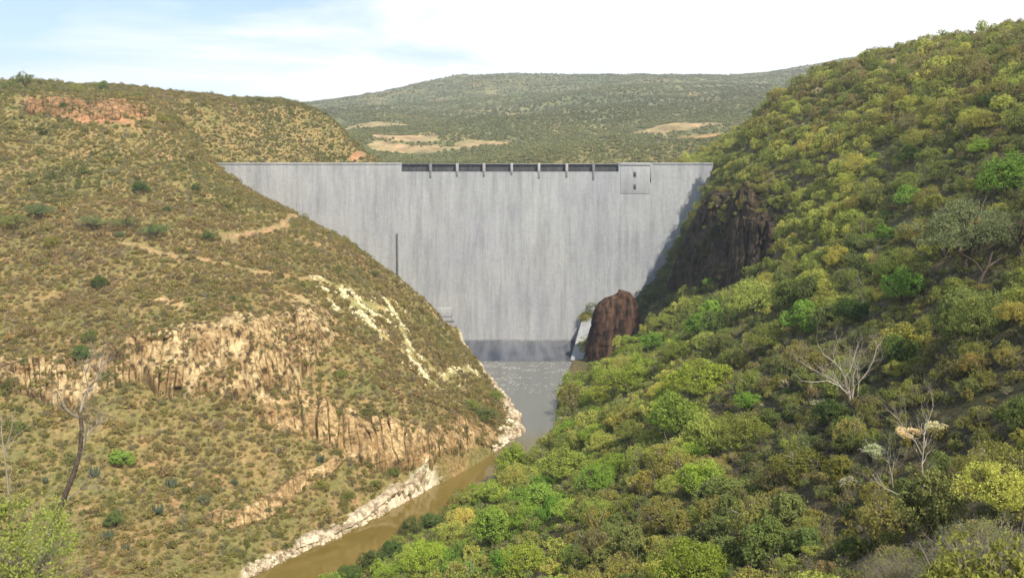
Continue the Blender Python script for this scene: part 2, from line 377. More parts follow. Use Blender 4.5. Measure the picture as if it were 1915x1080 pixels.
# concrete
def concrete(name, base, streak=1.0):
    m, nt, o = mat(name); b = bsdf(nt, .85, .25)
    g = N(nt, 'ShaderNodeNewGeometry')
    def nz(scale, sx, sy, sz, det=6.0, rough=.6):
        mp = N(nt, 'ShaderNodeMapping'); mp.inputs['Scale'].default_value = (sx, sy, sz); L(nt, g.outputs['Position'], mp.inputs[0])
        q = N(nt, 'ShaderNodeTexNoise', i_Scale=scale, i_Detail=det, i_Roughness=rough); L(nt, mp.outputs[0], q.inputs[0]); return q.outputs[0]
    s1 = nz(.34, 1, 1, .045); s2 = nz(.10, 1, 1, .10, 4.0); s3 = nz(1.0, 1, 1, .03, 4.0); s4 = nz(.03, 1, 1, 1, 3.0)
    k = streak
    c = mixc(nt, 1.0, base, ramp(nt, s1, [(.3, 1-.22*k), (.5, 1.0), (.72, 1+.14*k)]).outputs[0], 'MULTIPLY')
    c = mixc(nt, 1.0, c, ramp(nt, s2, [(.3, (.88,.88,.89)), (.65, (1.06,1.06,1.05))]).outputs[0], 'MULTIPLY')
    c = mixc(nt, 1.0, c, ramp(nt, s3, [(.3, 1-.10*k), (.68, 1+.07*k)]).outputs[0], 'MULTIPLY')
    c = mixc(nt, 1.0, c, ramp(nt, s4, [(.35, (.93,.93,.96)), (.65, (1.05,1.05,1.02))]).outputs[0], 'MULTIPLY')
    s5 = nz(.9, 1, 1, .012, 3.0, .5); c = mixc(nt, ramp(nt, s5, [(.60, 0.0), (.70, .30*k)]).outputs[0], c, (.52,.52,.50))
    s6 = nz(1.5, 1, 1, .02, 3.0, .5); c = mixc(nt, ramp(nt, s6, [(.62, 0.0), (.72, .35*k)]).outputs[0], c, (.15,.15,.145))
    s7 = nz(.5, 1, 1, 1.2, 8.0, .7); c = mixc(nt, 1.0, c, ramp(nt, s7, [(.3, .88), (.7, 1.10)]).outputs[0], 'MULTIPLY')
    spx = N(nt, 'ShaderNodeSeparateXYZ'); L(nt, g.outputs['Position'], spx.inputs[0])
    wx = N(nt, 'ShaderNodeMath', operation='PINGPONG'); wx.inputs[1].default_value = 7.6; L(nt, spx.outputs[0], wx.inputs[0])
    c = mixc(nt, 1.0, c, ramp(nt, wx.outputs[0], [(0, .86), (.035, 1.0)]).outputs[0], 'MULTIPLY')
    # faint lift joints
    sp = N(nt, 'ShaderNodeSeparateXYZ'); L(nt, g.outputs['Position'], sp.inputs[0])
    w_ = N(nt, 'ShaderNodeMath', operation='PINGPONG'); w_.inputs[1].default_value = 1.9; L(nt, sp.outputs[2], w_.inputs[0])
    c = mixc(nt, 1.0, c, ramp(nt, w_.outputs[0], [(0, .87), (.07, 1.0)]).outputs[0], 'MULTIPLY')
    L(nt, c, b.inputs['Base Color'])
    bu = N(nt, 'ShaderNodeBump', i_Strength=.25, i_Distance=.15); L(nt, s1, bu.inputs['Height']); L(nt, bu.outputs[0], b.inputs['Normal'])
    L(nt, b.outputs[0], o.inputs[0]); return m
M_conc = concrete('weathered_concrete', (.352,.356,.360), .9)
M_conc_light = concrete('pale_concrete', (.36,.36,.36), .7)
M_conc_dark = concrete('stained_concrete', (.22,.22,.22), 1.2)

m, nt, o = mat('wet_dark_concrete'); M_wet = m; b = bsdf(nt, .16, .5); g = N(nt, 'ShaderNodeNewGeometry')
mp = N(nt, 'ShaderNodeMapping'); mp.inputs['Scale'].default_value = (1, .08, 1); L(nt, g.outputs['Position'], mp.inputs[0])
n1 = N(nt, 'ShaderNodeTexNoise', i_Scale=.16, i_Detail=5.0); L(nt, mp.outputs[0], n1.inputs[0])
r = ramp(nt, n1.outputs[0], [(.35, (.055,.062,.075)), (.65, (.15,.155,.17))]); L(nt, r.outputs[0], b.inputs['Base Color']); L(nt, b.outputs[0], o.inputs[0])
# water
m, nt, o = mat('muddy_river_water_reflection'); M_water = m; b = bsdf(nt, .05, .5); b.inputs['IOR'].default_value = 1.5
g = N(nt, 'ShaderNodeNewGeometry'); n1 = N(nt, 'ShaderNodeTexNoise', i_Scale=.06, i_Detail=5.0); L(nt, g.outputs['Position'], n1.inputs[0])
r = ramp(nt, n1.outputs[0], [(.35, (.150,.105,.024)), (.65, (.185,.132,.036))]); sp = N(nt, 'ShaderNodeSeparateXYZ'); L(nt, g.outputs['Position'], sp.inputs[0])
refl_y = N(nt, 'ShaderNodeMath', operation='MULTIPLY_ADD'); L(nt, n1.outputs[0], refl_y.inputs[0]); refl_y.inputs[1].default_value = 40; L(nt, sp.outputs[1], refl_y.inputs[2])
refl_mix = N(nt, 'ShaderNodeMapRange'); L(nt, refl_y.outputs[0], refl_mix.inputs[0]); refl_mix.inputs[1].default_value = 316; refl_mix.inputs[2].default_value = 352
L(nt, mixc(nt, refl_mix.outputs[0], r.outputs[0], (.155,.155,.135)), b.inputs['Base Color'])  # brown mud downstream; towards the dam its grey reflection is painted in
n2 = N(nt, 'ShaderNodeTexNoise', i_Scale=1.3, i_Detail=4.0); L(nt, g.outputs['Position'], n2.inputs[0])
bu = N(nt, 'ShaderNodeBump', i_Strength=.12, i_Distance=.06); L(nt, n2.outputs[0], bu.inputs['Height']); L(nt, bu.outputs[0], b.inputs['Normal']); L(nt, b.outputs[0], o.inputs[0])

# ------------------------------------------------------------------ setting: terrain, hills, water
def grid_faces(nr, nc):
    i = np.arange((nr-1)*(nc-1)); r_, c_ = i//(nc-1), i % (nc-1); a = r_*nc + c_
    return np.stack([a, a+1, a+1+nc, a+nc], 1)
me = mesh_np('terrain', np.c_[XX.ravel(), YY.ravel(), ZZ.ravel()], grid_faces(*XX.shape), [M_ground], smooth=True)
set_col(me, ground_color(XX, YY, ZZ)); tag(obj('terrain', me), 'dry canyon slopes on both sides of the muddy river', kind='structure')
v = np.linspace(0, 1, 330); fy = 655 + (v**1.6)*5200
uu = np.linspace(-1, 1, 420); FX = np.sign(uu)[None,:]*np.abs(uu)[None,:]**1.15 * (420 + fy*0.85)[:,None]; FY = fy[:,None] + 0*FX
FZ = H_exact(FX, FY); FZ[0] -= 1.0
me = mesh_np('hills', np.c_[FX.ravel(), FY.ravel(), FZ.ravel()], grid_faces(*FX.shape), [M_far], smooth=True)
set_col(me, ground_color(FX, FY, FZ)); tag(obj('hills', me), 'far scrub covered hills and flat topped mesa behind the dam', kind='structure')
# river surface between the banks
ys = np.linspace(-60, 500, 90)
Vw = np.array([[(xl(y)-6, y, WZ), (xr(y)+6, y, WZ)] for y in ys]).reshape(-1, 3)
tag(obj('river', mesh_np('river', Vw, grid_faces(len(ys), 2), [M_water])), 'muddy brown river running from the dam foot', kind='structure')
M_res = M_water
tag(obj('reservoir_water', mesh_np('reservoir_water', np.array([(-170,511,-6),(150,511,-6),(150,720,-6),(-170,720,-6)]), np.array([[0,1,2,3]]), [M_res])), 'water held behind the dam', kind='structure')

# ------------------------------------------------------------------ the dam
def yface(z): return 505.0 + (z)*0.085     # slight batter of the downstream face
def dx(px, z):                              # x on the face seen at a pixel column
    return (px-957.5)/FPX*(yface(z)*CP - z*SP)
def dz(py):
    a, b = ray(957.5, py); z = 0.0
    for _ in range(8): z = b*yface(z)
    return z
TOPZ = dz(304.5); SLOTZ = dz(321)
def box(x0, x1, y0, y1, z0, z1, batter=True):
    V = []
    for z in (z0, z1):
        o_ = yface(z) if batter else 0
        V += [(x0, y0+o_, z), (x1, y0+o_, z), (x1, y1+o_, z), (x0, y1+o_, z)]
    return np.array(V), np.array([[0,3,2,1],[4,5,6,7],[0,1,5,4],[1,2,6,5],[2,3,7,6],[3,0,4,7]])
def boxes(name, bs, m_, parent=None, bevel=0.0):
    V = []; F = []; k = 0
    for b_ in bs:
        v_, f_ = box(*b_[:6], *(b_[6:7])); V.append(v_); F.append(f_+k); k += 8
    o_ = obj(name, mesh_np(name, np.concatenate(V), np.concatenate(F), [m_]), parent)
    if bevel:
        bm_ = o_.modifiers.new('bevel', 'BEVEL'); bm_.width = bevel; bm_.segments = 2
    return o_
dam = empty('dam', (0, 0, 0)); tag(dam, 'tall grey concrete gravity dam wall with a row of dark spillway gates along its crest', 'dam')
x0s, x1s = dx(750, 0), dx(1157, 0)
ring = [(-200, TOPZ), (x0s, TOPZ), (x0s, SLOTZ), (x1s, SLOTZ), (x1s, TOPZ), (145, TOPZ), (145, -108), (-200, -108)]
Vd = []
for x, z in ring: Vd.append((x, yface(z), z))
for x, z in ring: Vd.append((x, 511 if z > SLOTZ-1 else 513, z))
Vd = [list(q) for q in Vd]; n8 = 8
import bmesh
bm = bmesh.new(); vs = [bm.verts.new(q) for q in Vd]
bm.faces.new(vs[:8]); bm.faces.new(vs[8:][::-1])
for i in range(8): bm.faces.new((vs[i], vs[8+i], vs[8+(i+1)%8], vs[(i+1)%8]))
bmesh.ops.recalc_face_normals(bm, faces=bm.faces); bmesh.ops.triangulate(bm, faces=[f for f in bm.faces if len(f.verts) > 4])
me = bpy.data.meshes.new('body'); bm.to_mesh(me); me.materials.append(M_conc); obj('body', me, dam)
piers = [805, 855, 905, 957, 1008, 1060, 1110]
edges = [750] + piers + [1157]
for a, b_ in zip(edges[:-1], edges[1:]):
    boxes('spillway_gate', [(dx(a,0)+.35, dx(b_,0)-.35, 2.2, 2.6, SLOTZ+.003, TOPZ-.35)], M_metal, dam, .05)
for k, a in enumerate(piers):
    X = dx(a, 0); ln = [3.2, 2.4, 2.6, 1.6, 3.6, 3.0, 4.4][k]
    p_ = boxes('pier', [(X-.75, X+.75, -.55, 4.5, SLOTZ+.004, TOPZ-.12)], M_conc_dark if k in (0,6) else M_conc_light, dam, .12)
    boxes('pier_corbel', [(X-.55, X+.55, -.5, .3, SLOTZ-ln, SLOTZ-.05)], M_conc_dark, p_, .2)
boxes('gate_hoist_beam', [(x0s+.1, x1s-.1, 1.0, 1.7, TOPZ-.9, TOPZ-.38)], M_conc_dark, dam)
# parapet strips left and right of the spillway, outlet block with two openings, their shade as dark panels
boxes('parapet', [(-200, x0s-.2, -.35, 1.0, TOPZ-.8, TOPZ+.12)], M_conc, dam, .06)
boxes('parapet', [(dx(1222,0), 145, -.35, 1.0, TOPZ-.8, TOPZ+.12)], M_conc, dam, .06)
xo0, xo1 = dx(1160,-5), dx(1215,-5); zb = dz(362)
ob = boxes('outlet_block', [(xo0, xo1, -.22, .4, zb, TOPZ-1.31)], M_conc, dam, .1)
boxes('ledge', [(xo0-.1, xo1+.1, -.7, 1.2, TOPZ-1.3, TOPZ+.2)], M_conc_light, ob, .15)
for py in (326, 349):
    z = dz(py); X = dx(1187, z)
    f_ = boxes('outlet_opening', [(X-.95, X+.95, -.34, -.1, z-1.6, z+1.6)], M_conc_dark, ob, .1)
    boxes('shade_panel', [(X-.6, X+.6, -.36, -.15, z-1.15, z+1.15)], M_void, f_)  # dark panel on the face stands for the shaded hole
boxes('expansion_joint', [(xo1+.25, xo1+.8, -.04, .2, dz(341), TOPZ-.5)], M_conc_dark, dam)
z1, z0 = dz(436), dz(520); X = dx(743, z1)
boxes('drain_pipe', [(X-.45, X+.45, -.9, .1, z0, z1)], M_pipe, dam, .2)
z1 = dz(575); boxes('outlet_housing', [(dx(800,z1), dx(846,z1), -.9, .3, dz(592), z1)], M_conc, dam, .15)
boxes('outlet_housing', [(dx(800,z1), dx(850,z1), -.6, .3, dz(600), dz(592)-.01)], M_conc, dam, .15)
# training wall at the right end of the dam foot
tw = empty('training_wall', (0, 0, 0)); tag(tw, 'pale concrete training wall stepping down beside the brown crag at the dam foot', 'wall')
zt = dz(600)
Xa = dx(1084, zt)
boxes('upright_rib', [(Xa-.9, Xa+.9, -1.0, .5, -104, zt+.6)], M_conc_light, tw, .15)
bm = bmesh.new()
pa = [(Xa+1.2, 496.5, zt+.8), (Xa+11, 496.5, zt+3.5), (Xa+11, 496.5, -104), (Xa+1.2, 496.5, -104)]
pb = [(Xa-8.5, 446, -99.2), (Xa-2, 446, -98.8), (Xa-2, 446, -104), (Xa-8.5, 446, -104)]
va = [bm.verts.new(q) for q in pa]; vb = [bm.verts.new(q) for q in pb]
bm.faces.new(va); bm.faces.new(vb[::-1])
for i in range(4): bm.faces.new((va[i], vb[i], vb[(i+1)%4], va[(i+1)%4]))
bmesh.ops.recalc_face_normals(bm, faces=bm.faces)
me = bpy.data.meshes.new('sloping_wall'); bm.to_mesh(me); me.materials.append(M_conc_light); me.materials[0] = M_conc; obj('sloping_wall', me, tw)
# concrete sill across the river in front of the foot
obj('dam_apron', mesh_np('dam_apron', np.array([(-60,497.5,WZ+.5),(Xa-1,497.5,WZ+.5),(Xa-3,446,WZ+.35),(-60,446,WZ+.35),(-60,497.5,-104),(Xa-1,497.5,-104),(Xa-3,446,-104),(-60,446,-104)]),
    np.array([[0,3,2,1],[3,7,6,2],[0,4,7,3],[1,2,6,5]]), [M_wet]), dam)
boxes('foot_ledge', [(-60, Xa-1.0, -1.0, .2, -104, WZ+1.3)], M_conc_dark, dam, .1)

# ------------------------------------------------------------------ cliffs (param strips that follow the ground and stand out from it)
CLS = []
def cliff_strip(name, top, base, material, ns, nt_, proud=1.4, colw=2.2, depth=1.3, seed=0, endfade=.06, label='', over=0.0, blocky=.5, kind='structure', ragged=0., patchy=1.0):
    tp = hits(top)[:,:2]; bs = hits(base)[:,:2]
    def resample(P, t):
        d = np.r_[0, np.cumsum(np.linalg.norm(np.diff(P, axis=0), axis=1))]; d /= d[-1]
        return np.c_[np.interp(t, d, P[:,0]), np.interp(t, d, P[:,1])]
    s = np.linspace(0, 1, ns); t = np.linspace(0, 1, nt_)
    Tp, Bp = resample(tp, s), resample(bs, s)
    P = Bp[:,None,:]*(1-t)[None,:,None] + Tp[:,None,:]*t[None,:,None]
    z = H(P[...,0], P[...,1])
    # even the steps out in height as well as in plan
    nrm = -(Tp - Bp); nrm /= np.maximum(np.linalg.norm(nrm, axis=1), 1e-6)[:,None]
    kk = 9; ker = np.ones(kk)/kk
    nrm = np.c_[np.convolve(np.pad(nrm[:,0], kk//2, 'edge'), ker, 'valid'), np.convolve(np.pad(nrm[:,1], kk//2, 'edge'), ker, 'valid')]
    Ls = np.r_[0, np.cumsum(np.linalg.norm(np.diff((Tp+Bp)/2, axis=0), axis=1))]
    SS = Ls[:,None] + 0*z
    c1 = SS/colw + 1.5*fbm(SS/11, z/40, oct=2, s=seed+5) + .55*fbm(SS/5, z/6, oct=2, s=seed+3)
    cell = np.floor(c1); fr = np.abs(c1 - cell - .5)*2
    crk = sstep(-.1, .5, fbm(SS/8, z/9, oct=2, s=seed+7))
    patch = sstep(.02, .22, fbm(SS/13, z/7, oct=3, s=seed+15)-.05)*patchy
    cz = np.floor(z/3.5 + hash3(cell, 0*cell, 0*cell, seed)*3)
    h1 = hash3(cell, cz, 0*cell, seed+1); h0 = hash3(cell, 0*cz, 0*cell, seed+2)
    d = (h0*.6 + h1*.4*blocky)*depth*1.3 - sstep(.80, 1.0, fr)*depth*1.5*crk - patch*proud*.8
    d = d + fbm(SS/7, z/22, oct=3, s=seed+6)*depth*.9 + fbm(SS/1.0, z/2.4, oct=3, s=seed+8)*.30 - .35*sstep(.86,1,np.abs(((z+h0*3.5)/3.4)%1-.5)*2)*blocky
    T = t[None,:] + 0*z
    rag = ragged*fbm(SS/6, 0*SS, oct=3, s=seed+12)
    lo = .16 + .16*fbm(SS/5, 0*SS+9, oct=3, s=seed+13)
    wn = sstep(lo*.2, lo+.12, T) * (1 - sstep(.74+rag, .97, T)) * (sstep(0, endfade, s) * (1 - sstep(1-endfade, 1, s)))[:,None]
    d = (proud + d + over*T**2)*wn - .9*(1-wn)
    V = np.stack([P[...,0] + nrm[:,0][:,None]*d, P[...,1] + nrm[:,1][:,None]*d, z + .35*d*wn], -1)
    CLS.append((name, seed, V, wn)); me = mesh_np(name, V.reshape(-1,3), grid_faces(ns, nt_), [material], smooth=False)
    o_ = obj(name, me); tag(o_, label, kind=kind); return o_
cliff_strip('cliff', [(-40,655),(0,652),(60,655),(130,640),(200,628),(260,606),(330,590),(400,585),(450,572),(520,560),(590,552),(625,575)],
            [(-40,740),(0,740),(60,760),(130,790),(200,745),(260,735),(330,770),(400,765),(450,775),(520,800),(580,740),(640,650)],
            M_cliff, 700, 110, proud=1.9, colw=1.9, depth=2.1, seed=3, label='ochre columnar cliff band crossing the left hillside', ragged=.12)
cliff_strip('cliff', [(470,745),(530,700),(590,720),(650,748),(740,775),(800,790),(860,770),(900,775),(935,800)],
            [(470,800),(540,840),(600,850),(650,870),(720,905),(790,905),(860,885),(905,862),(940,838)],
            M_cliff2, 560, 90, proud=1.4, colw=3.0, depth=2.0, seed=23, label='broken orange cliff above the river bend', ragged=.15, blocky=.9)
cliff_strip('cliff', [(380,955),(440,945),(480,925),(560,880),(640,835),(655,830)], [(380,985),(440,1000),(490,985),(560,935),(640,880),(658,850)],
            M_cliff2, 260, 30, proud=.7, colw=3.2, depth=1.1, seed=43, label='low pale overhanging ledge near the river', over=1.2, ragged=.1)
cliff_strip('cliff', [(540,1010),(640,965),(700,930),(760,905),(800,880)], [(540,1040),(640,1000),(700,968),(765,935),(806,912)],
            M_pale, 260, 26, proud=.5, colw=1.8, depth=1.3, seed=63, label='low whitish rock bank along the brown water', blocky=1.0)
cliff_strip('cliff', [(40,185),(100,180),(160,183),(220,186),(270,192),(290,205)], [(40,215),(100,225),(160,232),(220,228),(270,222),(290,222)],
            M_redrock, 240, 26, proud=1.0, colw=3.5, depth=2.2, seed=83, label='reddish rock ledge under the left skyline', ragged=.2, blocky=1.)
cliff_strip('cliff', [(1478,366),(1430,352),(1390,344),(1362,342),(1344,350)], [(1452,505),(1400,538),(1330,562),(1275,572),(1236,572)],
            M_shaderock, 340, 130, proud=3.0, colw=8, depth=2.6, seed=103, label='dark shaded cliff on the right side of the dam', over=9.0, blocky=1.0, endfade=.08)

# brown crag beside the dam foot: an upright buttress
cb = np.array(at(1150, 690, 436)); 
na, nh = 110, 90
th = np.linspace(0, 2*np.pi, na, endpoint=False); hh = np.linspace(0, 1, nh)
TH, HH = np.meshgrid(th, hh)
prof = np.interp(hh, [0,.12,.3,.55,.78,.9,.97,1], [.86,.98,1.06,.98,.84,.66,.42,.02])[:,None]
rx, ry = 12.8, 9.5
sq = 1/np.maximum(np.abs(np.cos(TH))**3.2 + np.abs(np.sin(TH))**3.2, 1e-6)**(1/3.2)
zc = HH*40.5
disp = 1 + .12*fbm(np.cos(TH)*2.2+5, np.sin(TH)*2.2, zc/22, oct=3, s=201) + .16*fbm(np.cos(TH)*6, np.sin(TH)*6, zc/40, oct=4, s=205)
rr = prof*sq*disp
ca = np.floor(TH*3.2 + .8*fbm(np.cos(TH)*3, np.sin(TH)*3, zc/18, oct=2, s=211)); cz_ = np.floor(zc/8 + hash3(ca, 0*ca, 0*ca, 5)*2)
rr = rr*(1 + .11*(hash3(ca, cz_, 0*ca, 6) - .5) + .05*fbm(np.cos(TH)*16, np.sin(TH)*16, zc/2.5, oct=3, s=213))
shx = 1.5*HH**2*1.0
V = np.stack([cb[0] + rx*rr*np.cos(TH) + shx, cb[1] + 4 + ry*rr*np.sin(TH), -104 + zc*(1 + .04*np.cos(TH*1.0+.6))], -1).reshape(-1,3)
F = []
for j in range(nh-1):
    for i in range(na): F.append((j*na+i, j*na+(i+1)%na, (j+1)*na+(i+1)%na, (j+1)*na+i))
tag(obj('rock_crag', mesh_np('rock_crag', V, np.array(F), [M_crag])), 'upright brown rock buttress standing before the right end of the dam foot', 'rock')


# ------------------------------------------------------------------ plant shapes (unit size: crown radius about 1, standing on z = 0)
def leaf_quads(C, Nn, size, rs, asp=.55):
    """one small leaf clump (a bent diamond of two triangles) at every point C, facing along Nn"""
    n = len(C); Nn = Nn/np.maximum(np.linalg.norm(Nn, axis=1), 1e-6)[:,None]
    a = rs.normal(size=(n,3)); a -= (a*Nn).sum(1)[:,None]*Nn; a /= np.maximum(np.linalg.norm(a, axis=1), 1e-6)[:,None]
    b = np.cross(Nn, a); l = (size*(.6 + .8*rs.rand(n)))[:,None]
    V = np.stack([C - a*l, C - b*l*asp + Nn*l*.15, C + a*l, C + b*l*asp - Nn*l*.1], 1).reshape(-1,3)
    return V, np.arange(4*n).reshape(n,4)
def tubes(paths, sides=4):
    """paths: list of (points (k,3), radii (k,)) -> V, F"""
    V = []; F = []; o = 0
    for P, R in paths:
        P = np.asarray(P, float); k = len(P)
        T = np.gradient(P, axis=0); T /= np.maximum(np.linalg.norm(T, axis=1), 1e-9)[:,None]
        ref = np.array([0,0,1.]) if abs(T[0,2]) < .8 else np.array([1.,0,0])
        U = np.cross(T, ref); U /= np.maximum(np.linalg.norm(U, axis=1), 1e-9)[:,None]; Wv = np.cross(T, U)
        an = np.arange(sides)*2*np.pi/sides
        ring = P[:,None,:] + np.asarray(R)[:,None,None]*(np.cos(an)[None,:,None]*U[:,None,:] + np.sin(an)[None,:,None]*Wv[:,None,:])
        V.append(ring.reshape(-1,3))
        i = np.arange((k-1)*sides); r, c = i//sides, i % sides
        F.append(np.stack([o+r*sides+c, o+r*sides+(c+1)%sides, o+(r+1)*sides+(c+1)%sides, o+(r+1)*sides+c], 1)); o += k*sides
    return np.concatenate(V), np.concatenate(F)
def branch(paths, p, d, length, r, depth, rs, spread=.6, up=.15, kids=3, bend=.25, shrink=.62, k=6):
    pts = [np.array(p, float)]; d = np.array(d, float); d /= np.linalg.norm(d)
    for i in range(k):
        d = d + rs.normal(size=3)*bend/np.sqrt(k) + np.array([0,0,up/k]); d /= np.linalg.norm(d); pts.append(pts[-1] + d*length/k)
    R = np.linspace(r, r*(.62 if depth else .25), k+1); paths.append((np.array(pts), R))
    if depth:
        for j in range(kids):
            q = rs.randint(max(1, k//2-1), k+1) if j else k
            nd = d + rs.normal(size=3)*spread
            branch(paths, pts[q], nd, length*shrink*(.75+.5*rs.rand()), R[q]*.75, depth-1, rs, spread, up, kids, bend, shrink, max(3, k-1))
def crown(seed, lobes, leaves, leaf, h=.75, lift=.62, flat=1.0, lr=(.26,.44), jit=.55, spread=.62, holes=.35):
    rs = np.random.RandomState(seed)
    D = rs.normal(size=(lobes,3)); D /= np.linalg.norm(D, axis=1)[:,None]; D[:,2] = np.abs(D[:,2])*1.1 - .30
    C = D*(spread*(.55+.6*rs.rand(lobes)))[:,None]*np.array([1,1,h]); C[:,2] += lift
    R = lr[0] + (lr[1]-lr[0])*rs.rand(lobes)
    k = rs.randint(0, lobes, leaves); u = rs.normal(size=(leaves,3)); u /= np.linalg.norm(u, axis=1)[:,None]
    P = C[k] + u*(R[k]*(.70+.38*rs.rand(leaves)))[:,None]*np.array([1,1,flat])
    inside = np.zeros(leaves, bool)
    for q in range(lobes): inside |= (np.linalg.norm((P - C[q])/np.array([1,1,flat]), axis=1) < R[q]*.62)
    nf = fbm(P[:,0]*3.5+seed, P[:,1]*3.5, P[:,2]*3.5, oct=2, s=seed)
    keep = ~inside & (P[:,2] > .03) & (nf > -holes)
    P, u = P[keep], u[keep]
    return leaf_quads(P, u*.9 + rs.normal(size=P.shape)*jit + [0,0,.35], leaf, rs)
def twig_set(seed, n, r, h=1.0, out=.7, k=4, sides=3, droop=0.):
    rs = np.random.RandomState(seed); paths = []
    for i in range(n):
        a = rs.rand()*2*np.pi; e = out*np.sqrt(rs.rand()); b0 = rs.normal(size=2)*.08
        P = [np.array([b0[0], b0[1], -.1])]; d = np.array([np.cos(a)*e, np.sin(a)*e, h]); d /= np.linalg.norm(d)
        ln = (.75+.5*rs.rand())*1.15
        for j in range(k):
            d = d + rs.normal(size=3)*.16 + [0,0,-droop]; d /= np.linalg.norm(d); P.append(P[-1] + d*ln/k)
        paths.append((np.array(P), np.linspace(r, r*.35, k+1)))
    return tubes(paths, sides)
def plant_mesh(name, LV, TV=None, bark=None):
    if TV is None: return mesh_np(name, LV[0], LV[1], [M_leaf])
    V = np.concatenate([LV[0], TV[0]]); F = np.concatenate([LV[1], TV[1]+len(LV[0])])
    return mesh_np(name, V, F, [M_leaf, bark], mi=np.r_[np.zeros(len(LV[1])), np.ones(len(TV[1]))])
CROWN = {
 'broad':   [crown(s, 34, 12000, .042, h=.85, lift=.72, jit=.6, lr=(.18,.38), spread=.7, holes=.2) for s in (1, 2, 3)],
 'feather': [crown(s, 30, 17000, .026, h=.7, lift=.58, flat=.75, lr=(.18,.42), jit=1.1, spread=.74, holes=.18) for s in (4, 5, 6)],
 'flat':    [crown(s, 34, 22000, .017, h=.5, lift=.72, flat=.55, lr=(.16,.36), jit=1.2, spread=.82, holes=.12) for s in (7, 8)],
 'scrub':   [crown(s, 22, 9000, .030, h=.62, lift=.42, lr=(.14,.38), jit=1.1, spread=.8, holes=.1) for s in (9, 10, 11)],
 'blossom': [crown(s, 30, 6500, .040, h=.6, lift=.62, lr=(.14,.28), jit=.7, holes=.2) for s in (12, 13)],
}
WOOD = {}
for kind, ht, nb in (('broad', .62, 4), ('feather', .42, 5), ('flat', .62, 5), ('scrub', .18, 6), ('blossom', .35, 5)):
    WOOD[kind] = []
    for s in range(len(CROWN[kind])):
        rs = np.random.RandomState(50+s); paths = [(np.array([(0,0,-.45),(.02,0,-.1),(.03*rs.rand(),.02,ht*.5)]), np.array([.065,.055,.048]))]
        for i in range(nb):
            a = 2*np.pi*(i+rs.rand()*.6)/nb
            branch(paths, (.02,0,ht*.45), (np.cos(a)*.8, np.sin(a)*.8, .9), .62, .034, 2, rs, .45, .1, 2, .25, .6, 4)
        WOOD[kind].append(tubes(paths, 5))
CM = {k: [mesh_np('crown', *c, [M_leaf]) for c in v] for k, v in CROWN.items()}
WM = {k: [mesh_np('trunk', *c, [M_bleached if k == 'blossom' else M_greybark if k == 'scrub' else M_bark], smooth=True) for c in v] for k, v in WOOD.items()}

T_ = {'olive': (.345,.33,.085), 'olive green': (.30,.335,.080), 'yellow green': (.50,.52,.12), 'lime green': (.38,.48,.075), 'bright green': (.27,.41,.07),
      'dark green': (.135,.19,.055), 'grey green': (.245,.275,.125), 'brownish': (.32,.28,.11), 'golden': (.46,.43,.11), 'pale cream': (.66,.62,.36), 'dull green': (.22,.26,.08)}
# ------------------------------------------------------------------ individual plants of the right slope and the left hill
things = []         # (px, py, width px) of each, to keep the small scrub out of them
def plant(name, cat, species, px, py, wpx, tint, label, group=None, tall=1.0, var=None, P=None, jitter=.12):
    if P is None: P = hit(px, py + .30*wpx*tall)
    x, y, z = P; depth = y*CP - z*SP
    r = wpx/2/FPX*depth/.97
    k = (len(things) if var is None else var) % len(CM[species])
    root = empty(name, (x, y, z-.05*r), random.uniform(0, 6.28)); tag(root, label, cat, group)
    t = T_[tint]; f = 1 + random.uniform(-jitter, jitter); t = tuple(c*f*(1+random.uniform(-.08,.08)) for c in t)
    for nm, me in (('trunk', WM[species][k]), ('crown', CM[species][k])):
        o = bpy.data.objects.new(nm, me); col.objects.link(o); o.parent = root; o.scale = (r, r, r*tall)
        if nm == 'crown': o['tint'] = [float(c) for c in t]
    things.append((px, py, wpx, x, y, r)); return root
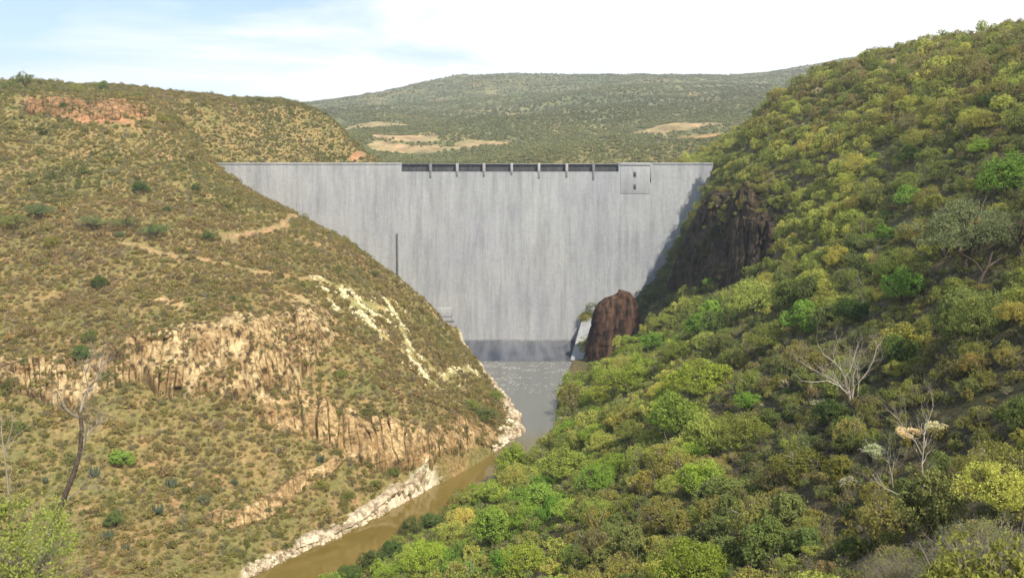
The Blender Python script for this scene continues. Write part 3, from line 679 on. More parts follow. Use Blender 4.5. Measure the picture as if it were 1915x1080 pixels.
S = [ # px, py, width, species, tint, tall, label, kind
 (1260,778,98,'broad','bright green',1.15,'large glossy bright green tree standing alone above the lime thicket','tree'),
 (1296,1050,160,'feather','lime green',.95,'lime green bush glowing at the bottom edge of the photo','bush'),
 (1396,752,62,'broad','bright green',.8,'small bright leafy tree behind the feathery yellow green bush','tree'),
 (1388,806,118,'feather','olive green',.9,'feathery olive bush below the small bright leafy tree','bush'),
 (1320,705,170,'feather','lime green',.6,'broad lime feathery canopy spread above the glossy bright green tree','tree'),
 (1178,706,120,'feather','lime green',.75,'lime feathery bush just below the brown rock crag','bush'),
 (1125,735,60,'feather','lime green',.8,'small lime bush at the foot of the dark hollow by the crag','bush'),
 (1180,805,60,'feather','olive green',1.1,'upright green bush between the river and the glossy bright tree','bush'),
 (1125,890,90,'feather','bright green',1.0,'dense green bush with a deep shadow on its river side','bush'),
 (1015,905,50,'broad','bright green',.9,'small bright bush close to the river narrows','bush'),
 (1060,865,120,'feather','yellow green',.7,'yellow green bank thicket tree below the river narrows','tree'),
 (1010,850,80,'scrub','olive green',.7,'dull olive bush leaning over the grey water','bush'),
 (922,988,84,'broad','bright green',1.3,'tall fresh green tree on the lower river bank','tree'),
 (868,965,64,'feather','yellow green',.9,'yellow green bush beside the tall fresh green bank tree','bush'),
 (803,972,46,'broad','dark green',.8,'dark glossy bush at the water edge, upper of the pair','bush'),
 (768,984,46,'broad','dark green',.9,'dark glossy bush at the water edge, lower of the pair','bush'),
 (732,1030,56,'broad','dark green',.9,'dark rounded bush on the bank nearest the wide brown water','bush'),
 (690,1050,46,'broad','dark green',1.2,'dark narrow bush touching the brown water','bush'),
 (655,1072,50,'broad','dark green',.8,'lowest dark bush on the river bank','bush'),
 (800,1035,100,'feather','lime green',.8,'light green bush above the lowest dark bank bushes','bush'),
 (740,1068,80,'feather','lime green',.7,'light green bush at the bottom edge by the water','bush'),
 (980,1045,100,'feather','lime green',.9,'soft light green tree at the bottom, under the tall fresh one','tree'),
 (1502,598,84,'broad','bright green',1.1,'rounded bright tree left of the big glossy one in mid slope','tree'),
 (1684,538,92,'broad','bright green',1.0,'big glossy light green tree in the middle of the right slope','tree'),
 (1590,585,70,'broad','dark green',1.0,'dark tree between the two bright glossy mid slope trees','tree'),
 (1700,292,48,'broad','dark green',1.1,'dark green tree high on the slope','tree'),
 (1662,252,60,'flat','olive green',1.0,'spreading olive tree above the high dark green one','tree'),
 (1852,188,40,'broad','dark green',.9,'dark tree in the shade patch near the skyline','tree'),
 (1542,214,24,'broad','dark green',1.1,'tiny dark round tree near the ridge','tree'),
 (1885,335,110,'broad','bright green',1.0,'big bright leafy tree at the right edge','tree'),
 (1838,275,60,'feather','lime green',.8,'lime bush uphill of the big leafy tree at the edge','bush'),
 (1695,370,60,'broad','bright green',1.0,'leafy bright tree above the wide acacia','tree'),
 (1655,440,44,'broad','bright green',1.1,'narrow bright tree between the acacia and the yellow slope','tree'),
 (1745,385,60,'broad','olive green',.9,'round olive tree next to the leafy one above the acacia','tree'),
 (1800,440,230,'flat','grey green',1.0,'wide grey green acacia with a dark forked trunk','tree'),
 (1905,430,150,'flat','grey green',1.0,'grey green acacia cut by the right edge of the photo','tree'),
 (1410,558,110,'feather','yellow green',1.0,'tall yellow green tree just below the dark cliff','tree'),
 (1330,580,56,'broad','bright green',.9,'small fresh green tree at the foot of the dark cliff','tree'),
 (1245,600,60,'feather','yellow green',.8,'yellow green bush between the crag and the dark cliff','bush'),
 (1222,640,56,'broad','bright green',.9,'green bush against the shaded side of the crag','bush'),
 (1270,655,70,'feather','olive green',.9,'olive bush beside the crag shadow','bush'),
 (1066,735,52,'scrub','olive',2.0,'tall olive shrub on the river bank before the dark hollow','shrub'),
 (1058,768,44,'scrub','olive green',.8,'low green shrub by the pale bank boulders','shrub'),
 (1440,628,94,'feather','olive',.9,'rounded olive tree downhill of the tall yellow green one','tree'),
 (1700,812,70,'blossom','pale cream',.8,'pale cream flowering shrub beside the bleached stems','shrub'),
 (1635,845,64,'blossom','pale cream',.9,'cream flowering shrub, left of the pair with bleached stems','shrub'),
 (1748,800,56,'blossom','pale cream',.8,'cream flowering shrub behind the bleached stems','shrub'),
 (1590,905,60,'blossom','pale cream',.7,'greenish cream flowering shrub lower on the slope','shrub'),
 (1520,1030,60,'blossom','golden',.8,'golden flowering bush near the bottom edge','bush'),
 (1438,545,50,'feather','yellow green',.9,'small yellow green bush beside the tall one under the cliff','bush'),
 (1350,402,44,'scrub','golden',.9,'golden bush clinging to the middle of the dark cliff','bush'),
 (1315,405,34,'scrub','yellow green',.9,'yellow green bush on the dam side of the dark cliff','bush'),
 (1398,398,44,'scrub','golden',.9,'golden bush at the upper edge of the dark cliff','bush'),
 (1385,430,44,'scrub','olive',.8,'olive bush hanging on the dark cliff ledge','bush'),
]
for px, py, wp, sp_, ti, tall, lab, kind in S: plant(kind, kind, sp_, px, py, wp, ti, lab, tall=tall)
# left hill trees and dark bushes
LH = [(48,152,42,'flat','dull green',1.35,'lone tree with layered crown breaking the left skyline','tree'),
 (18,158,36,'scrub','dull green',1.0,'bushy clump on the skyline at the left edge','bush'),
 (142,163,34,'scrub','olive',.9,'skyline shrub above the red ledge','shrub'), (192,164,28,'broad','dull green',1.0,'round skyline tree above the red ledge','tree'),
 (120,200,18,'broad','dark green',1.2,'small dark bush in front of the red ledge','bush'), (262,176,24,'scrub','olive green',.9,'small green shrub at the end of the red ledge','shrub'),
 (548,192,16,'scrub','olive',1.2,'little tree at the far end of the left skyline','tree'), (380,195,14,'scrub','dull green',.9,'small shrub midway along the low skyline','shrub'),
 (263,352,32,'broad','dark green',1.0,'dark round bush alone on the upper left hillside','bush'), (305,223,26,'feather','olive',1.0,'grey olive tree below the skyline dip','tree'),
 (366,352,24,'broad','dull green',.9,'dark bush on the slope near the dam crest','bush'), (312,393,18,'broad','dark green',.9,'small dark bush on the middle of the upper hillside','bush'),
 (70,396,58,'flat','grey green',.9,'grey green spreading tree at the left, upper one','tree'), (28,416,64,'flat','dull green',.9,'spreading tree at the left edge, lower one','tree'),
 (172,416,56,'flat','grey green',.9,'grey green tree in the row above the dirt track, westernmost','tree'), (238,418,52,'flat','dull green',.9,'spreading green tree in the middle of the row above the track','tree'),
 (292,432,56,'flat','grey green',.9,'wide green tree at the dam end of the row above the track','tree'), (225,438,24,'feather','grey green',.8,'small bush under the row of spreading trees','bush'),
 (98,452,36,'feather','olive',.9,'dull bush under the spreading trees','bush'), (388,442,30,'broad','dull green',.8,'bush where the orange track begins','bush'),
 (188,530,36,'broad','dark green',.9,'dark green bush alone below the track','bush'), (435,560,12,'broad','dark green',1.2,'tiny dark bush above the columnar cliff','bush'),
 (256,470,20,'scrub','olive',.9,'little shrub beside the lower track','shrub'), (168,632,30,'broad','dull green',1.2,'green bush over the dark cleft in the cliff','bush'),
 (155,665,34,'broad','dark green',1.4,'dark bush filling the cleft in the cliff','bush'), (196,705,36,'feather','dull green',1.0,'round soft green bush below the cliff cleft','bush'),
 (52,680,30,'broad','dark green',.9,'dark bush on the cliff at the left edge','bush'), (20,718,30,'broad','dull green',1.2,'dark bush low on the cliff at the left edge','bush'),
 (35,800,36,'broad','dull green',.9,'green bush below the left cliff','bush'), (228,862,46,'broad','bright green',1.0,'fresh green bush in the gully right of the dead tree','bush'),
 (215,975,40,'broad','dull green',1.0,'green bush low on the slope above the bottom edge','bush'), (570,772,26,'feather','dull green',1.0,'bush on the orange rock face','bush'),
 (905,775,60,'feather','dull green',.8,'soft green tree on the spur tip above the pale bank','tree'), (925,740,40,'feather','olive green',.9,'green bush at the spur tip by the water','bush'),
 (880,755,40,'feather','olive green',.8,'green bush further back on the spur tip','bush'), (700,512,22,'broad','dull green',.8,'bush above the white quarry scar','bush'),
 (668,503,18,'feather','dull green',.8,'small bush over the head of the white scar','bush'), (762,530,20,'broad','dull green',.8,'bush on the spur edge before the drain pipe','bush'),
 (600,905,28,'feather','olive',.9,'bush on the river terrace at the ledge','bush'), (650,925,34,'feather','olive green',.8,'low bush on the yellow river terrace','bush'),
 (735,880,30,'feather','dull green',.8,'bush in the hollow above the pale river bluff','bush'), (700,905,26,'feather','olive green',.8,'bush near the dip of the pale river bluff','bush'),
 (690,770,40,'feather','dull green',.7,'soft bush on the slope under the white scar','bush'), (640,700,30,'feather','olive',.8,'bush between the columnar cliff and the white scar','bush')]
for px, py, wp, sp_, ti, tall, lab, kind in LH: plant(kind, kind, sp_, px, py, wp, ti, lab, tall=tall)

# the rest of the right slope: real crowns spread over the ground, the largest seen ones as things, the others one stuff object
def in_view(x, y, z, m=40):
    px, py, d = proj(np.stack([x, y, z], -1)); return (px > -m) & (px < 1915+m) & (py > -m) & (py < 1080+m*1.5) & (d > 5)
def scatter(x0, x1, y0, y1, step, rs):
    a, b = np.meshgrid(np.arange(x0, x1, step), np.arange(y0, y1, step))
    a = a.ravel() + rs.uniform(-.48, .48, a.size)*step; b = b.ravel() + rs.uniform(-.48, .48, b.size)*step
    return a, b
def ground_seen(x, y, z, lift=2.0, steps=26):
    """True where the point is not behind the land as the camera sees it"""
    ok = np.ones(len(x), bool)
    for t in np.linspace(.25, .975, steps): ok &= H(x*t, y*t) < (z+lift)*t + .8
    return ok
def in_poly(x, y, P):
    c = np.zeros(len(x), bool); j = len(P)-1
    for i in range(len(P)):
        xi, yi, xj, yj = P[i,0], P[i,1], P[j,0], P[j,1]
        c ^= ((yi > y) != (yj > y)) & (x < (xj-xi)*(y-yi)/(yj-yi+1e-12)+xi); j = i
    return c
CV = [q for q in CLS if q[1] == 103][0][2]
CPOLY = np.concatenate([CV[::12,int(CV.shape[1]*.12),:2], CV[::-12,int(CV.shape[1]*.9),:2]])
rs = np.random.RandomState(5)
rx_, ry_ = scatter(-60, 330, 18, 655, 4.1, rs); rz_ = H(rx_, ry_)
k = (rx_ > xr(ry_) + 1.2) & ((fbm(rx_/9, ry_/9, oct=2, s=77) < .32) | (ry_ > 240)) & in_view(rx_, ry_, rz_, 120) & ((ry_ < 503) | ((ry_ > 515) & (rx_ > 112))) & (np.hypot(rx_, ry_) > 22)
gxx, gyy = grad(rx_, ry_); k &= (np.hypot(gxx, gyy) < 2.6) & ~((rx_ < 74) & (ry_ > 385) & (ry_ < 452) & (rx_ > 24))
k &= ~in_poly(rx_, ry_, CPOLY)
rx_, ry_, rz_ = rx_[k], ry_[k], rz_[k]
rad = 1.3 + 3.6*rs.rand(len(rx_))**2.2 + .5*sstep(60,200,ry_) ; rad *= np.interp(ry_, [20, 60, 120, 400], [.45, .62, .85, 1.0])
P2 = np.array([(t[3], t[4], t[5]) for t in things])
for tx, ty, tr in P2: 
    m_ = np.hypot(rx_-tx, ry_-ty) > (tr*.75 + rad*.35); rx_, ry_, rz_, rad = rx_[m_], ry_[m_], rz_[m_], rad[m_]
ppx, ppy, pd = proj(np.stack([rx_, ry_, rz_ + rad*.6], -1))
clear = np.ones(len(rx_), bool)
for tpx, tpy, tw, tx, ty, tr in things:
    if tw >= 44: clear &= ~((np.hypot(ppx-tpx, ppy-tpy) < .36*tw + .55*rad*FPX/pd) & (ry_ < ty))
rx_, ry_, rz_, rad, ppx, ppy, pd = [q_[clear] for q_ in (rx_, ry_, rz_, rad, ppx, ppy, pd)]
# palette by region, as the photo has it: yellow green below the cliff, olive brown high up, mixed olive in the near thicket
names = list(T_)
def pick(px, py, x, y, u, rs):
    n = float(fbm(np.array([x/26]), np.array([y/26]), oct=2, s=71)[0])
    if py < 250 + .0*(px): w_ = [('olive',.42),('brownish',.14),('yellow green',.18),('olive green',.20),('pale cream',.04),('dull green',.04)]
    elif py < 520 and px < 1640 - .3*(py-250): w_ = [('yellow green',.58),('golden',.06),('olive green',.20),('olive',.06),('lime green',.10)]
    elif py < 620: w_ = [('olive',.20),('olive green',.28),('yellow green',.14),('dull green',.20),('brownish',.05),('bright green',.13)]
    elif px < 1330 and py < 900: w_ = [('lime green',.36),('yellow green',.24),('olive green',.22),('olive',.12),('bright green',.06)]
    elif px < 1080: w_ = [('lime green',.34),('olive green',.24),('bright green',.12),('yellow green',.16),('olive',.14)]
    else: w_ = [('olive',.36),('brownish',.12),('dull green',.20),('olive green',.18),('yellow green',.09),('pale cream',.02),('dark green',.05)]
    c = np.cumsum([q[1] for q in w_]); c /= c[-1]
    u = min(max(u*.7 + (n+.5)*.3, 0), .999); return w_[int(np.searchsorted(c, u))][0]
us = rs.rand(len(rx_)); tn = [pick(*q, rs) for q in zip(ppx, ppy, rx_, ry_, us)]
for i in range(len(tn)):
    if ry_[i] > 395 and ppx[i] < 1330 and ppy[i] > 430 and ppy[i] < 590 and rx_[i] < 108: tn[i] = 'dark green' if us[i] < .7 else 'dull green'  # bushes by the cliff tinted dark to stand for its shade
SPK = {'olive': 'scrub', 'brownish': 'scrub', 'golden': 'scrub', 'pale cream': 'blossom', 'lime green': 'feather', 'yellow green': 'feather', 'olive green': 'scrub', 'bright green': 'broad', 'dark green': 'broad', 'dull green': 'broad', 'grey green': 'feather'}
spk = []
for t, u in zip(tn, rs.rand(len(tn))): spk.append(SPK[t] if u < .75 else ('scrub','feather','broad')[int(u*97) % 3])
size_px = rad*FPX/pd
vis = ground_seen(rx_, ry_, rz_) & in_view(rx_, ry_, rz_+rad*.6, -8)
order = np.argsort(-size_px*vis); big = order[:232]; bigset = set(int(i) for i in big)
# landmarks a viewer can find, for the labels
LM = [(1575,690,'the bleached bare tree'),(1260,778,'the glossy bright green tree'),(1296,1052,'the lime bush at the bottom edge'),(1684,538,'the big glossy mid slope tree'),(1800,440,'the wide grey green acacia'),
      (1700,820,'the cream shrubs with bleached stems'),(1340,460,'the dark cliff'),(1150,620,'the brown crag'),(1885,335,'the big leafy tree at the right edge'),(922,988,'the tall bank tree'),
      (1800,1030,'the grey twiggy bush'),(1125,890,'the dense green bush with deep shadow'),(1700,292,'the high dark green tree'),(1388,806,'the feathery olive bush'),(1502,598,'the rounded bright mid slope tree'),(1900,760,'the dark gap at the right edge'),(1520,1030,'the golden flowering bush')]
DIRN = ['right of', 'lower right of', 'below', 'lower left of', 'left of', 'upper left of', 'above', 'upper right of']
ORD = ['nearest', 'second', 'third', 'fourth', 'fifth', 'sixth', 'seventh', 'eighth', 'ninth', 'tenth', 'eleventh', 'twelfth', 'thirteenth', 'fourteenth', 'fifteenth']
cells = {}
for i in big:
    d_ = [math.hypot(ppx[i]-a, ppy[i]-b) for a, b, _ in LM]; j = int(np.argmin(d_)); a, b, nm = LM[j]
    an = math.atan2(ppy[i]-b, ppx[i]-a); q = int(round(an/(math.pi/4))) % 8
    shape = {'scrub': 'low scrubby', 'feather': 'feathery', 'broad': 'leafy', 'blossom': 'flowering'}[spk[i]]
    cells.setdefault((tn[i], shape, q, nm), []).append((d_[j], int(i)))
lab_of = {}
for (t, shape, q, nm), lst in cells.items():
    lst.sort()
    for r_, (_, i) in enumerate(lst):
        wd = 'shrub' if shape in ('low scrubby', 'flowering') else 'bush'
        lab_of[i] = f"{(ORD[min(r_, 14)] + ' ') if len(lst) > 1 else ''}{t} {shape} {wd} {DIRN[q]} {nm}"
for i in big:
    i = int(i); wd = 'shrub' if spk[i] in ('scrub', 'blossom') else 'bush'
    plant(wd, wd, spk[i], ppx[i], ppy[i], size_px[i]*2, tn[i], lab_of[i], 'shrubs and bushes crowding the right slope', tall=random.uniform(.75, 1.45), P=(rx_[i], ry_[i], rz_[i]))

# ------------------------------------------------------------------ stuff: geometry nodes put a plant on every point
def proto_collection(name, meshes):
    c = bpy.data.collections.new(name)
    for i, me in enumerate(meshes):
        o = bpy.data.objects.new(f'{name}_{chr(97+i)}', me); c.objects.link(o)
    return c
def stuff(name, label, cat, P, R, tint, idx, coll, tall=None, tilt=0.12):
    rs = np.random.RandomState(len(P)); n = len(P)
    me = bpy.data.meshes.new(name); me.vertices.add(n); me.vertices.foreach_set('co', np.asarray(P, np.float32).ravel())
    def attr(nm, ty, key, a):
        q = me.attributes.new(nm, ty, 'POINT'); q.data.foreach_set(key, np.ascontiguousarray(a).ravel())
    tall = np.ones(n) if tall is None else tall
    attr('tint', 'FLOAT_COLOR', 'color', np.c_[tint, np.ones(n)].astype(np.float32))
    attr('size', 'FLOAT_VECTOR', 'vector', np.stack([R, R, R*tall], 1).astype(np.float32))
    attr('turn', 'FLOAT_VECTOR', 'vector', np.stack([rs.normal(size=n)*tilt, rs.normal(size=n)*tilt, rs.rand(n)*6.283], 1).astype(np.float32))
    attr('pick', 'INT', 'value', np.asarray(idx, np.int32))
    o = bpy.data.objects.new(name, me); col.objects.link(o); tag(o, label, cat, kind='stuff')
    t = bpy.data.node_groups.new(name, 'GeometryNodeTree'); t.interface.new_socket('Geometry', in_out='INPUT', socket_type='NodeSocketGeometry'); t.interface.new_socket('Geometry', in_out='OUTPUT', socket_type='NodeSocketGeometry')
    gi = t.nodes.new('NodeGroupInput'); go = t.nodes.new('NodeGroupOutput'); ip = t.nodes.new('GeometryNodeInstanceOnPoints'); ci = t.nodes.new('GeometryNodeCollectionInfo')
    ci.inputs['Collection'].default_value = coll; ci.inputs['Separate Children'].default_value = True; ci.inputs['Reset Children'].default_value = True
    ip.inputs['Pick Instance'].default_value = True
    def na(nm, dt):
        q = t.nodes.new('GeometryNodeInputNamedAttribute'); q.data_type = dt; q.inputs['Name'].default_value = nm; return q.outputs['Attribute']
    t.links.new(gi.outputs[0], ip.inputs['Points']); t.links.new(ci.outputs[0], ip.inputs['Instance']); t.links.new(na('pick', 'INT'), ip.inputs['Instance Index'])
    t.links.new(na('turn', 'FLOAT_VECTOR'), ip.inputs['Rotation']); t.links.new(na('size', 'FLOAT_VECTOR'), ip.inputs['Scale']); t.links.new(ip.outputs[0], go.inputs[0])
    m_ = o.modifiers.new('scatter', 'NODES'); m_.node_group = t; return o
mid = [crown(31, 24, 5000, .050, h=.7, lift=.5, jit=1.0, lr=(.15,.38), spread=.78, holes=.12), crown(32, 20, 5000, .046, h=.5, lift=.42, jit=1.0, lr=(.15,.38), spread=.8, holes=.12), crown(33, 26, 6000, .042, h=.6, lift=.5, flat=.8, jit=1.1, lr=(.14,.36), spread=.78, holes=.15), crown(34, 18, 4200, .052, h=.5, lift=.4, jit=1.0, lr=(.15,.4), spread=.82, holes=.1)]
mid_tw = [twig_set(40+i, 14, .014) for i in range(4)]
C_mid = proto_collection('bush_shapes', [plant_mesh('bush_shape', a, b, M_greybark) for a, b in zip(mid, mid_tw)])
low = [crown(51+i, 9, 620, .12, h=.6, lift=.42, lr=(.26,.5), jit=.9, holes=.15) for i in range(4)]
low_tw = [twig_set(60+i, 12, .022) for i in range(4)]
bare_tw = [twig_set(70+i, 46, .020, out=.9) for i in range(2)]
C_low = proto_collection('scrub_shapes', [plant_mesh('scrub_shape', a, b, M_greybark) for a, b in zip(low, low_tw)] + [plant_mesh('twig_shape', crown(80+i, 6, 160, .10, lift=.4), bare_tw[i], M_greybark) for i in range(2)])
far_ = [crown(91+i, 6, 170, .24, h=.6, lift=.42, lr=(.34,.55), jit=.8, holes=.5) for i in range(3)]
C_far = proto_collection('far_bush_shapes', [plant_mesh('far_bush_shape', a) for a in far_])

sel = np.array([i for i in range(len(rx_)) if i not in bigset])
tint = np.array([T_[tn[i]] for i in sel])*(1+rs.uniform(-.15,.15,len(sel)))[:,None]
stuff('thicket', 'dense green and olive bush canopy covering the right slope', 'bushes', np.stack([rx_, ry_, rz_-.1], 1)[sel], rad[sel]*1.02, tint, rs.randint(0, 4, len(sel)), C_mid, tall=rs.uniform(.7,1.5,len(sel)))
# low undergrowth between them
ux, uy = scatter(-60, 330, 18, 655, 2.1, rs); uz = H(ux, uy)
k = (ux > xr(uy) + .3) & in_view(ux, uy, uz, 80) & ((uy < 503) | ((uy > 514) & (ux > 112))) & (np.hypot(ux, uy) > 16) & (rs.rand(len(ux)) < .82) & ~((ux < 66) & (uy > 405) & (uy < 452) & (ux > 28))
k &= ~in_poly(ux, uy, CPOLY)
ux, uy, uz = ux[k], uy[k], uz[k]; pu, pv, _ = proj(np.stack([ux, uy, uz], -1)); uu_ = rs.rand(len(ux))
tint = np.array([T_[pick(*q, rs)] for q in zip(pu, pv, ux, uy, uu_)])*((.85+.35*rs.rand(len(ux)))*(.68+.32*sstep(110,280,uy)))[:,None]  # nearer tints lowered, painting deep shadow between the bushes
stuff('undergrowth', 'low olive and brown undergrowth between the bushes of the right slope', 'undergrowth', np.stack([ux, uy, uz-.05], 1), (.7+.7*rs.rand(len(ux)))*np.interp(uy,[20,80,200],[.6,.85,1.1]), tint, rs.randint(0, 6, len(ux)), C_low, tall=rs.uniform(.8,1.4,len(ux)))

# scrub of the left hill
lx, ly = scatter(-460, 120, 120, 655, 1.42, rs); lz = H(lx, ly)
k = ((lx < xl(ly) - 2.5) | (ly > 515)) & in_view(lx, ly, lz, 60) & ~((ly > 503) & (ly < 660) & (np.abs(lx) < 125) & (lz < -4)) & ~((ly > 500) & (ly < 514) & (lz < 1))
lx, ly, lz = lx[k], ly[k], lz[k]
bare = np.zeros(len(lx))
for P, wd, kk_ in tr_w:
    f = {'white': 1.15, 'bank': 1.0, 'dirt': 1.25, 'rock': .6, 'red': .7}[kk_]
    bare = np.maximum(bare, (poly_dist(lx, ly, P) < wd*f)*1.0*(1 if kk_ != 'rock' else .7))
gxx, gyy = grad(lx, ly); bare = np.maximum(bare, sstep(1.15, 1.9, np.hypot(gxx, gyy))*.5)
dn = fbm(lx/9, ly/9, oct=3, s=81)
k = (rs.rand(len(lx)) > bare) & (rs.rand(len(lx)) < .92 + .9*dn)
lx, ly, lz, dn = lx[k], ly[k], lz[k], dn[k]
n_ = fbm(lx/30, ly/30, oct=3, s=82)*.9 + rs.normal(size=len(lx))*.30 + .45*sstep(-35, 5, lz) - .12
pal = np.array([(.34,.25,.115), (.35,.275,.11), (.35,.29,.10), (.33,.295,.09), (.285,.28,.085), (.20,.215,.07)])
q = np.clip((n_+.75)/1.5*5, 0, 4.999); qi = q.astype(int); tint = pal[qi]*(1-(q-qi))[:,None] + pal[qi+1]*(q-qi)[:,None]
tint *= (1+rs.normal(size=len(lx))*.13)[:,None]
ex = []; et = []; er = []
for nm, sd, V_, wn_ in CLS:
    if sd in (103, 63): continue
    ns_, nt2 = wn_.shape; cnt = {3: 2100, 23: 1000, 43: 120, 83: 420}[sd]
    i_ = rs.randint(0, ns_, cnt*3); j_ = rs.randint(0, nt2, cnt*3); Q = V_[i_, j_]
    f_ = fbm(Q[:,0]/6, Q[:,1]/6, Q[:,2]/5, oct=3, s=88) + .55*np.abs(j_/nt2-.45)
    kk_ = (f_ > .16) & (rs.rand(len(f_)) < .62); ex.append(Q[kk_]); er.append(.35+.7*rs.rand(kk_.sum())**1.6)
ex = np.concatenate(ex); er = np.concatenate(er)
et = pal[rs.randint(0, 6, len(ex))]*(1+rs.normal(size=len(ex))*.13)[:,None]
lx = np.r_[lx, ex[:,0]]; ly = np.r_[ly, ex[:,1]]; lz = np.r_[lz, ex[:,2]-.1]; tint = np.r_[tint, et]
LR = np.r_[.58 + .95*rs.rand(len(lx)-len(ex))**2 + 1.1*(rs.rand(len(lx)-len(ex)) > .96), er]
stuff('scrub', 'dry olive and golden scrub covering the left hillside', 'scrub', np.stack([lx, ly, lz-.05], 1), LR, np.clip(tint,.02,.6), np.where(rs.rand(len(lx)) < .72, rs.randint(0,4,len(lx)), rs.randint(4,6,len(lx))), C_low, tall=rs.uniform(.8,1.3,len(lx)))

# woodland of the far hills
nf_ = 110000
fy_ = 665*np.exp(rs.rand(nf_)*np.log(3300/665)); fx_ = (rs.rand(nf_)*2-1)*.62*fy_
fz_ = H_exact(fx_, fy_)
k = in_view(fx_, fy_, fz_, 20) & (rs.rand(nf_) > field_mask(fx_, fy_)*.97) & (fbm(fx_/90, fy_/90, oct=3, s=91) + rs.rand(nf_) > .12)
fx_, fy_, fz_ = fx_[k], fy_[k], fz_[k]
tint = np.array((.29,.30,.135))*(1 + .3*fbm(fx_/160, fy_/160, oct=3, s=92)[:,None]) * (.85+.3*rs.rand(len(fx_)))[:,None]
stuff('far_woodland', 'scattered trees and scrub on the far hills behind the dam', 'trees', np.stack([fx_, fy_, fz_-.3], 1), (1.2+1.8*rs.rand(len(fx_)))*np.interp(fy_,[660,1500,3300],[.8,1.2,1.3]), tint, rs.randint(0,3,len(fx_)), C_far)

# ------------------------------------------------------------------ boulders and stones
def rock_proto(seed, m_=None):
    rs = np.random.RandomState(seed); bm = bmesh.new(); bmesh.ops.create_icosphere(bm, subdivisions=2, radius=1)
    for v in bm.verts:
        p = v.co; d = 1 + .35*float(fbm(np.array([p.x*1.3+seed]), np.array([p.y*1.3]), np.array([p.z*1.3]), oct=2, s=seed)[0])
        v.co = Vector((p.x*1.1, p.y*.9, p.z*.7))*d
        for ax in range(3): v.co[ax] = max(min(v.co[ax], .72+.1*((seed*7+ax) % 3)), -.75)
    me = bpy.data.meshes.new('boulder_shape'); bm.to_mesh(me); bm.free(); me.materials.append(m_ or M_pale); return me
M_grey_stone = plain('grey_river_stone', (.20,.20,.18), (.34,.33,.30), 1.0)
C_rock = proto_collection('boulder_shapes', [rock_proto(s) for s in (301, 302, 303, 304)])
Bp = LB[3:-1]; bx = []; 
dseg = np.r_[0, np.cumsum(np.linalg.norm(np.diff(Bp[:,:2], axis=0), axis=1))]
for i in range(2600):
    t = rs.rand()*dseg[-1]; x = np.interp(t, dseg, Bp[:,0]); y = np.interp(t, dseg, Bp[:,1])
    tipw = 1 + 1.8*math.exp(-((y-340)/34)**2)
    if fbm(np.array([t/9]), np.array([0.]), oct=2, s=7)[0] + .35 < rs.rand()*.5 and tipw < 1.5: continue
    if 250 < y < 318 and rs.rand() < .8: continue
    off = abs(rs.normal())*1.6*tipw - .8
    x2 = x - off*.9; y2 = y + off*.15; bx.append((x2, y2, float(H(x2, y2)) + .1))
bx = np.array(bx); R_ = .18 + 1.0*rs.rand(len(bx))**4
R_ *= 1 + .5*np.exp(-((bx[:,1]-340)/34)**2)
bx[:,2] = np.maximum(bx[:,2], WZ-.1)
stuff('bank_boulders', 'pale cream boulders and broken rock lining the left river bank', 'boulders', bx, R_, np.ones((len(bx),3)), rs.randint(0,4,len(bx)), C_rock, tilt=1.0)
sx = rs.uniform(-24, 34, 3000); sy = 414 + rs.normal(size=3000)*17; sy = np.where(rs.rand(len(sx)) < .6, sy, 430 + rs.normal(size=len(sx))*4)
k = (sx > xl(sy)+1) & (sx < xr(sy)-1) & (fbm(sx/9, sy/5, oct=2, s=33) > -.02) & (sy < 445); sx, sy = sx[k], sy[k]
stuff('river_stones', 'low grey stones of the shoal below the dam apron', 'stones', np.stack([sx, sy, np.full(len(sx), WZ-.12)], 1), .25+.55*rs.rand(len(sx)), np.ones((len(sx),3)), rs.randint(0,2,len(sx)), proto_collection('river_stone_shapes', [rock_proto(305, M_grey_stone), rock_proto(306, M_grey_stone)]), tall=np.full(len(sx), .5), tilt=.3)
for (px, py, w_, lab) in [(1067,752,26,'largest pale boulder on the right river bank under the olive shrub'), (1052,772,13,'small round pale boulder at the right water edge, upper one'), (1047,783,12,'small round pale boulder at the right water edge, lower one'), (1078,766,16,'pale boulder behind the largest one on the right bank')]:
    P = hit(px, py); r_ = w_/2/FPX*P[1]*1.02
    o = obj('boulder', rock_proto(310+int(px) % 5)); o.location = (P[0], P[1], P[2]+r_*.35); o.scale = (r_, r_, r_); o.rotation_euler = (.3, .2, px); tag(o, lab, 'boulder')

# broken pale spoil below the old quarry track
M_spoil = plain('pale_spoil_rock', (.62,.54,.30), (.76,.70,.48), .4)
qx = []; qr = []
for P, wd, k_ in tr_w:
    if k_ != 'white': continue
    ds = np.r_[0, np.cumsum(np.linalg.norm(np.diff(P[:,:2], axis=0), axis=1))]
    for i in range(int(ds[-1]*wd*17)):
        t = rs.rand()*ds[-1]; x = np.interp(t, ds, P[:,0]) + rs.normal()*wd*1.7; y = np.interp(t, ds, P[:,1]) + rs.normal()*wd*1.7
        if float(fbm(np.array([x/4.]), np.array([y/4.]), oct=3, s=66)[0]) < .10: continue
        qx.append((x, y, float(H(x, y)))); qr.append(.2+.55*rs.rand()**2)
qx = np.array(qx)
stuff('scree', 'whitish broken rock spilling down the spur from the old quarry track', 'scree', qx, np.array(qr), np.ones((len(qx),3)), rs.randint(0,3,len(qx)), proto_collection('scree_shapes', [rock_proto(s_, M_spoil) for s_ in (307, 308, 309)]), tall=np.full(len(qx), .6), tilt=.7)
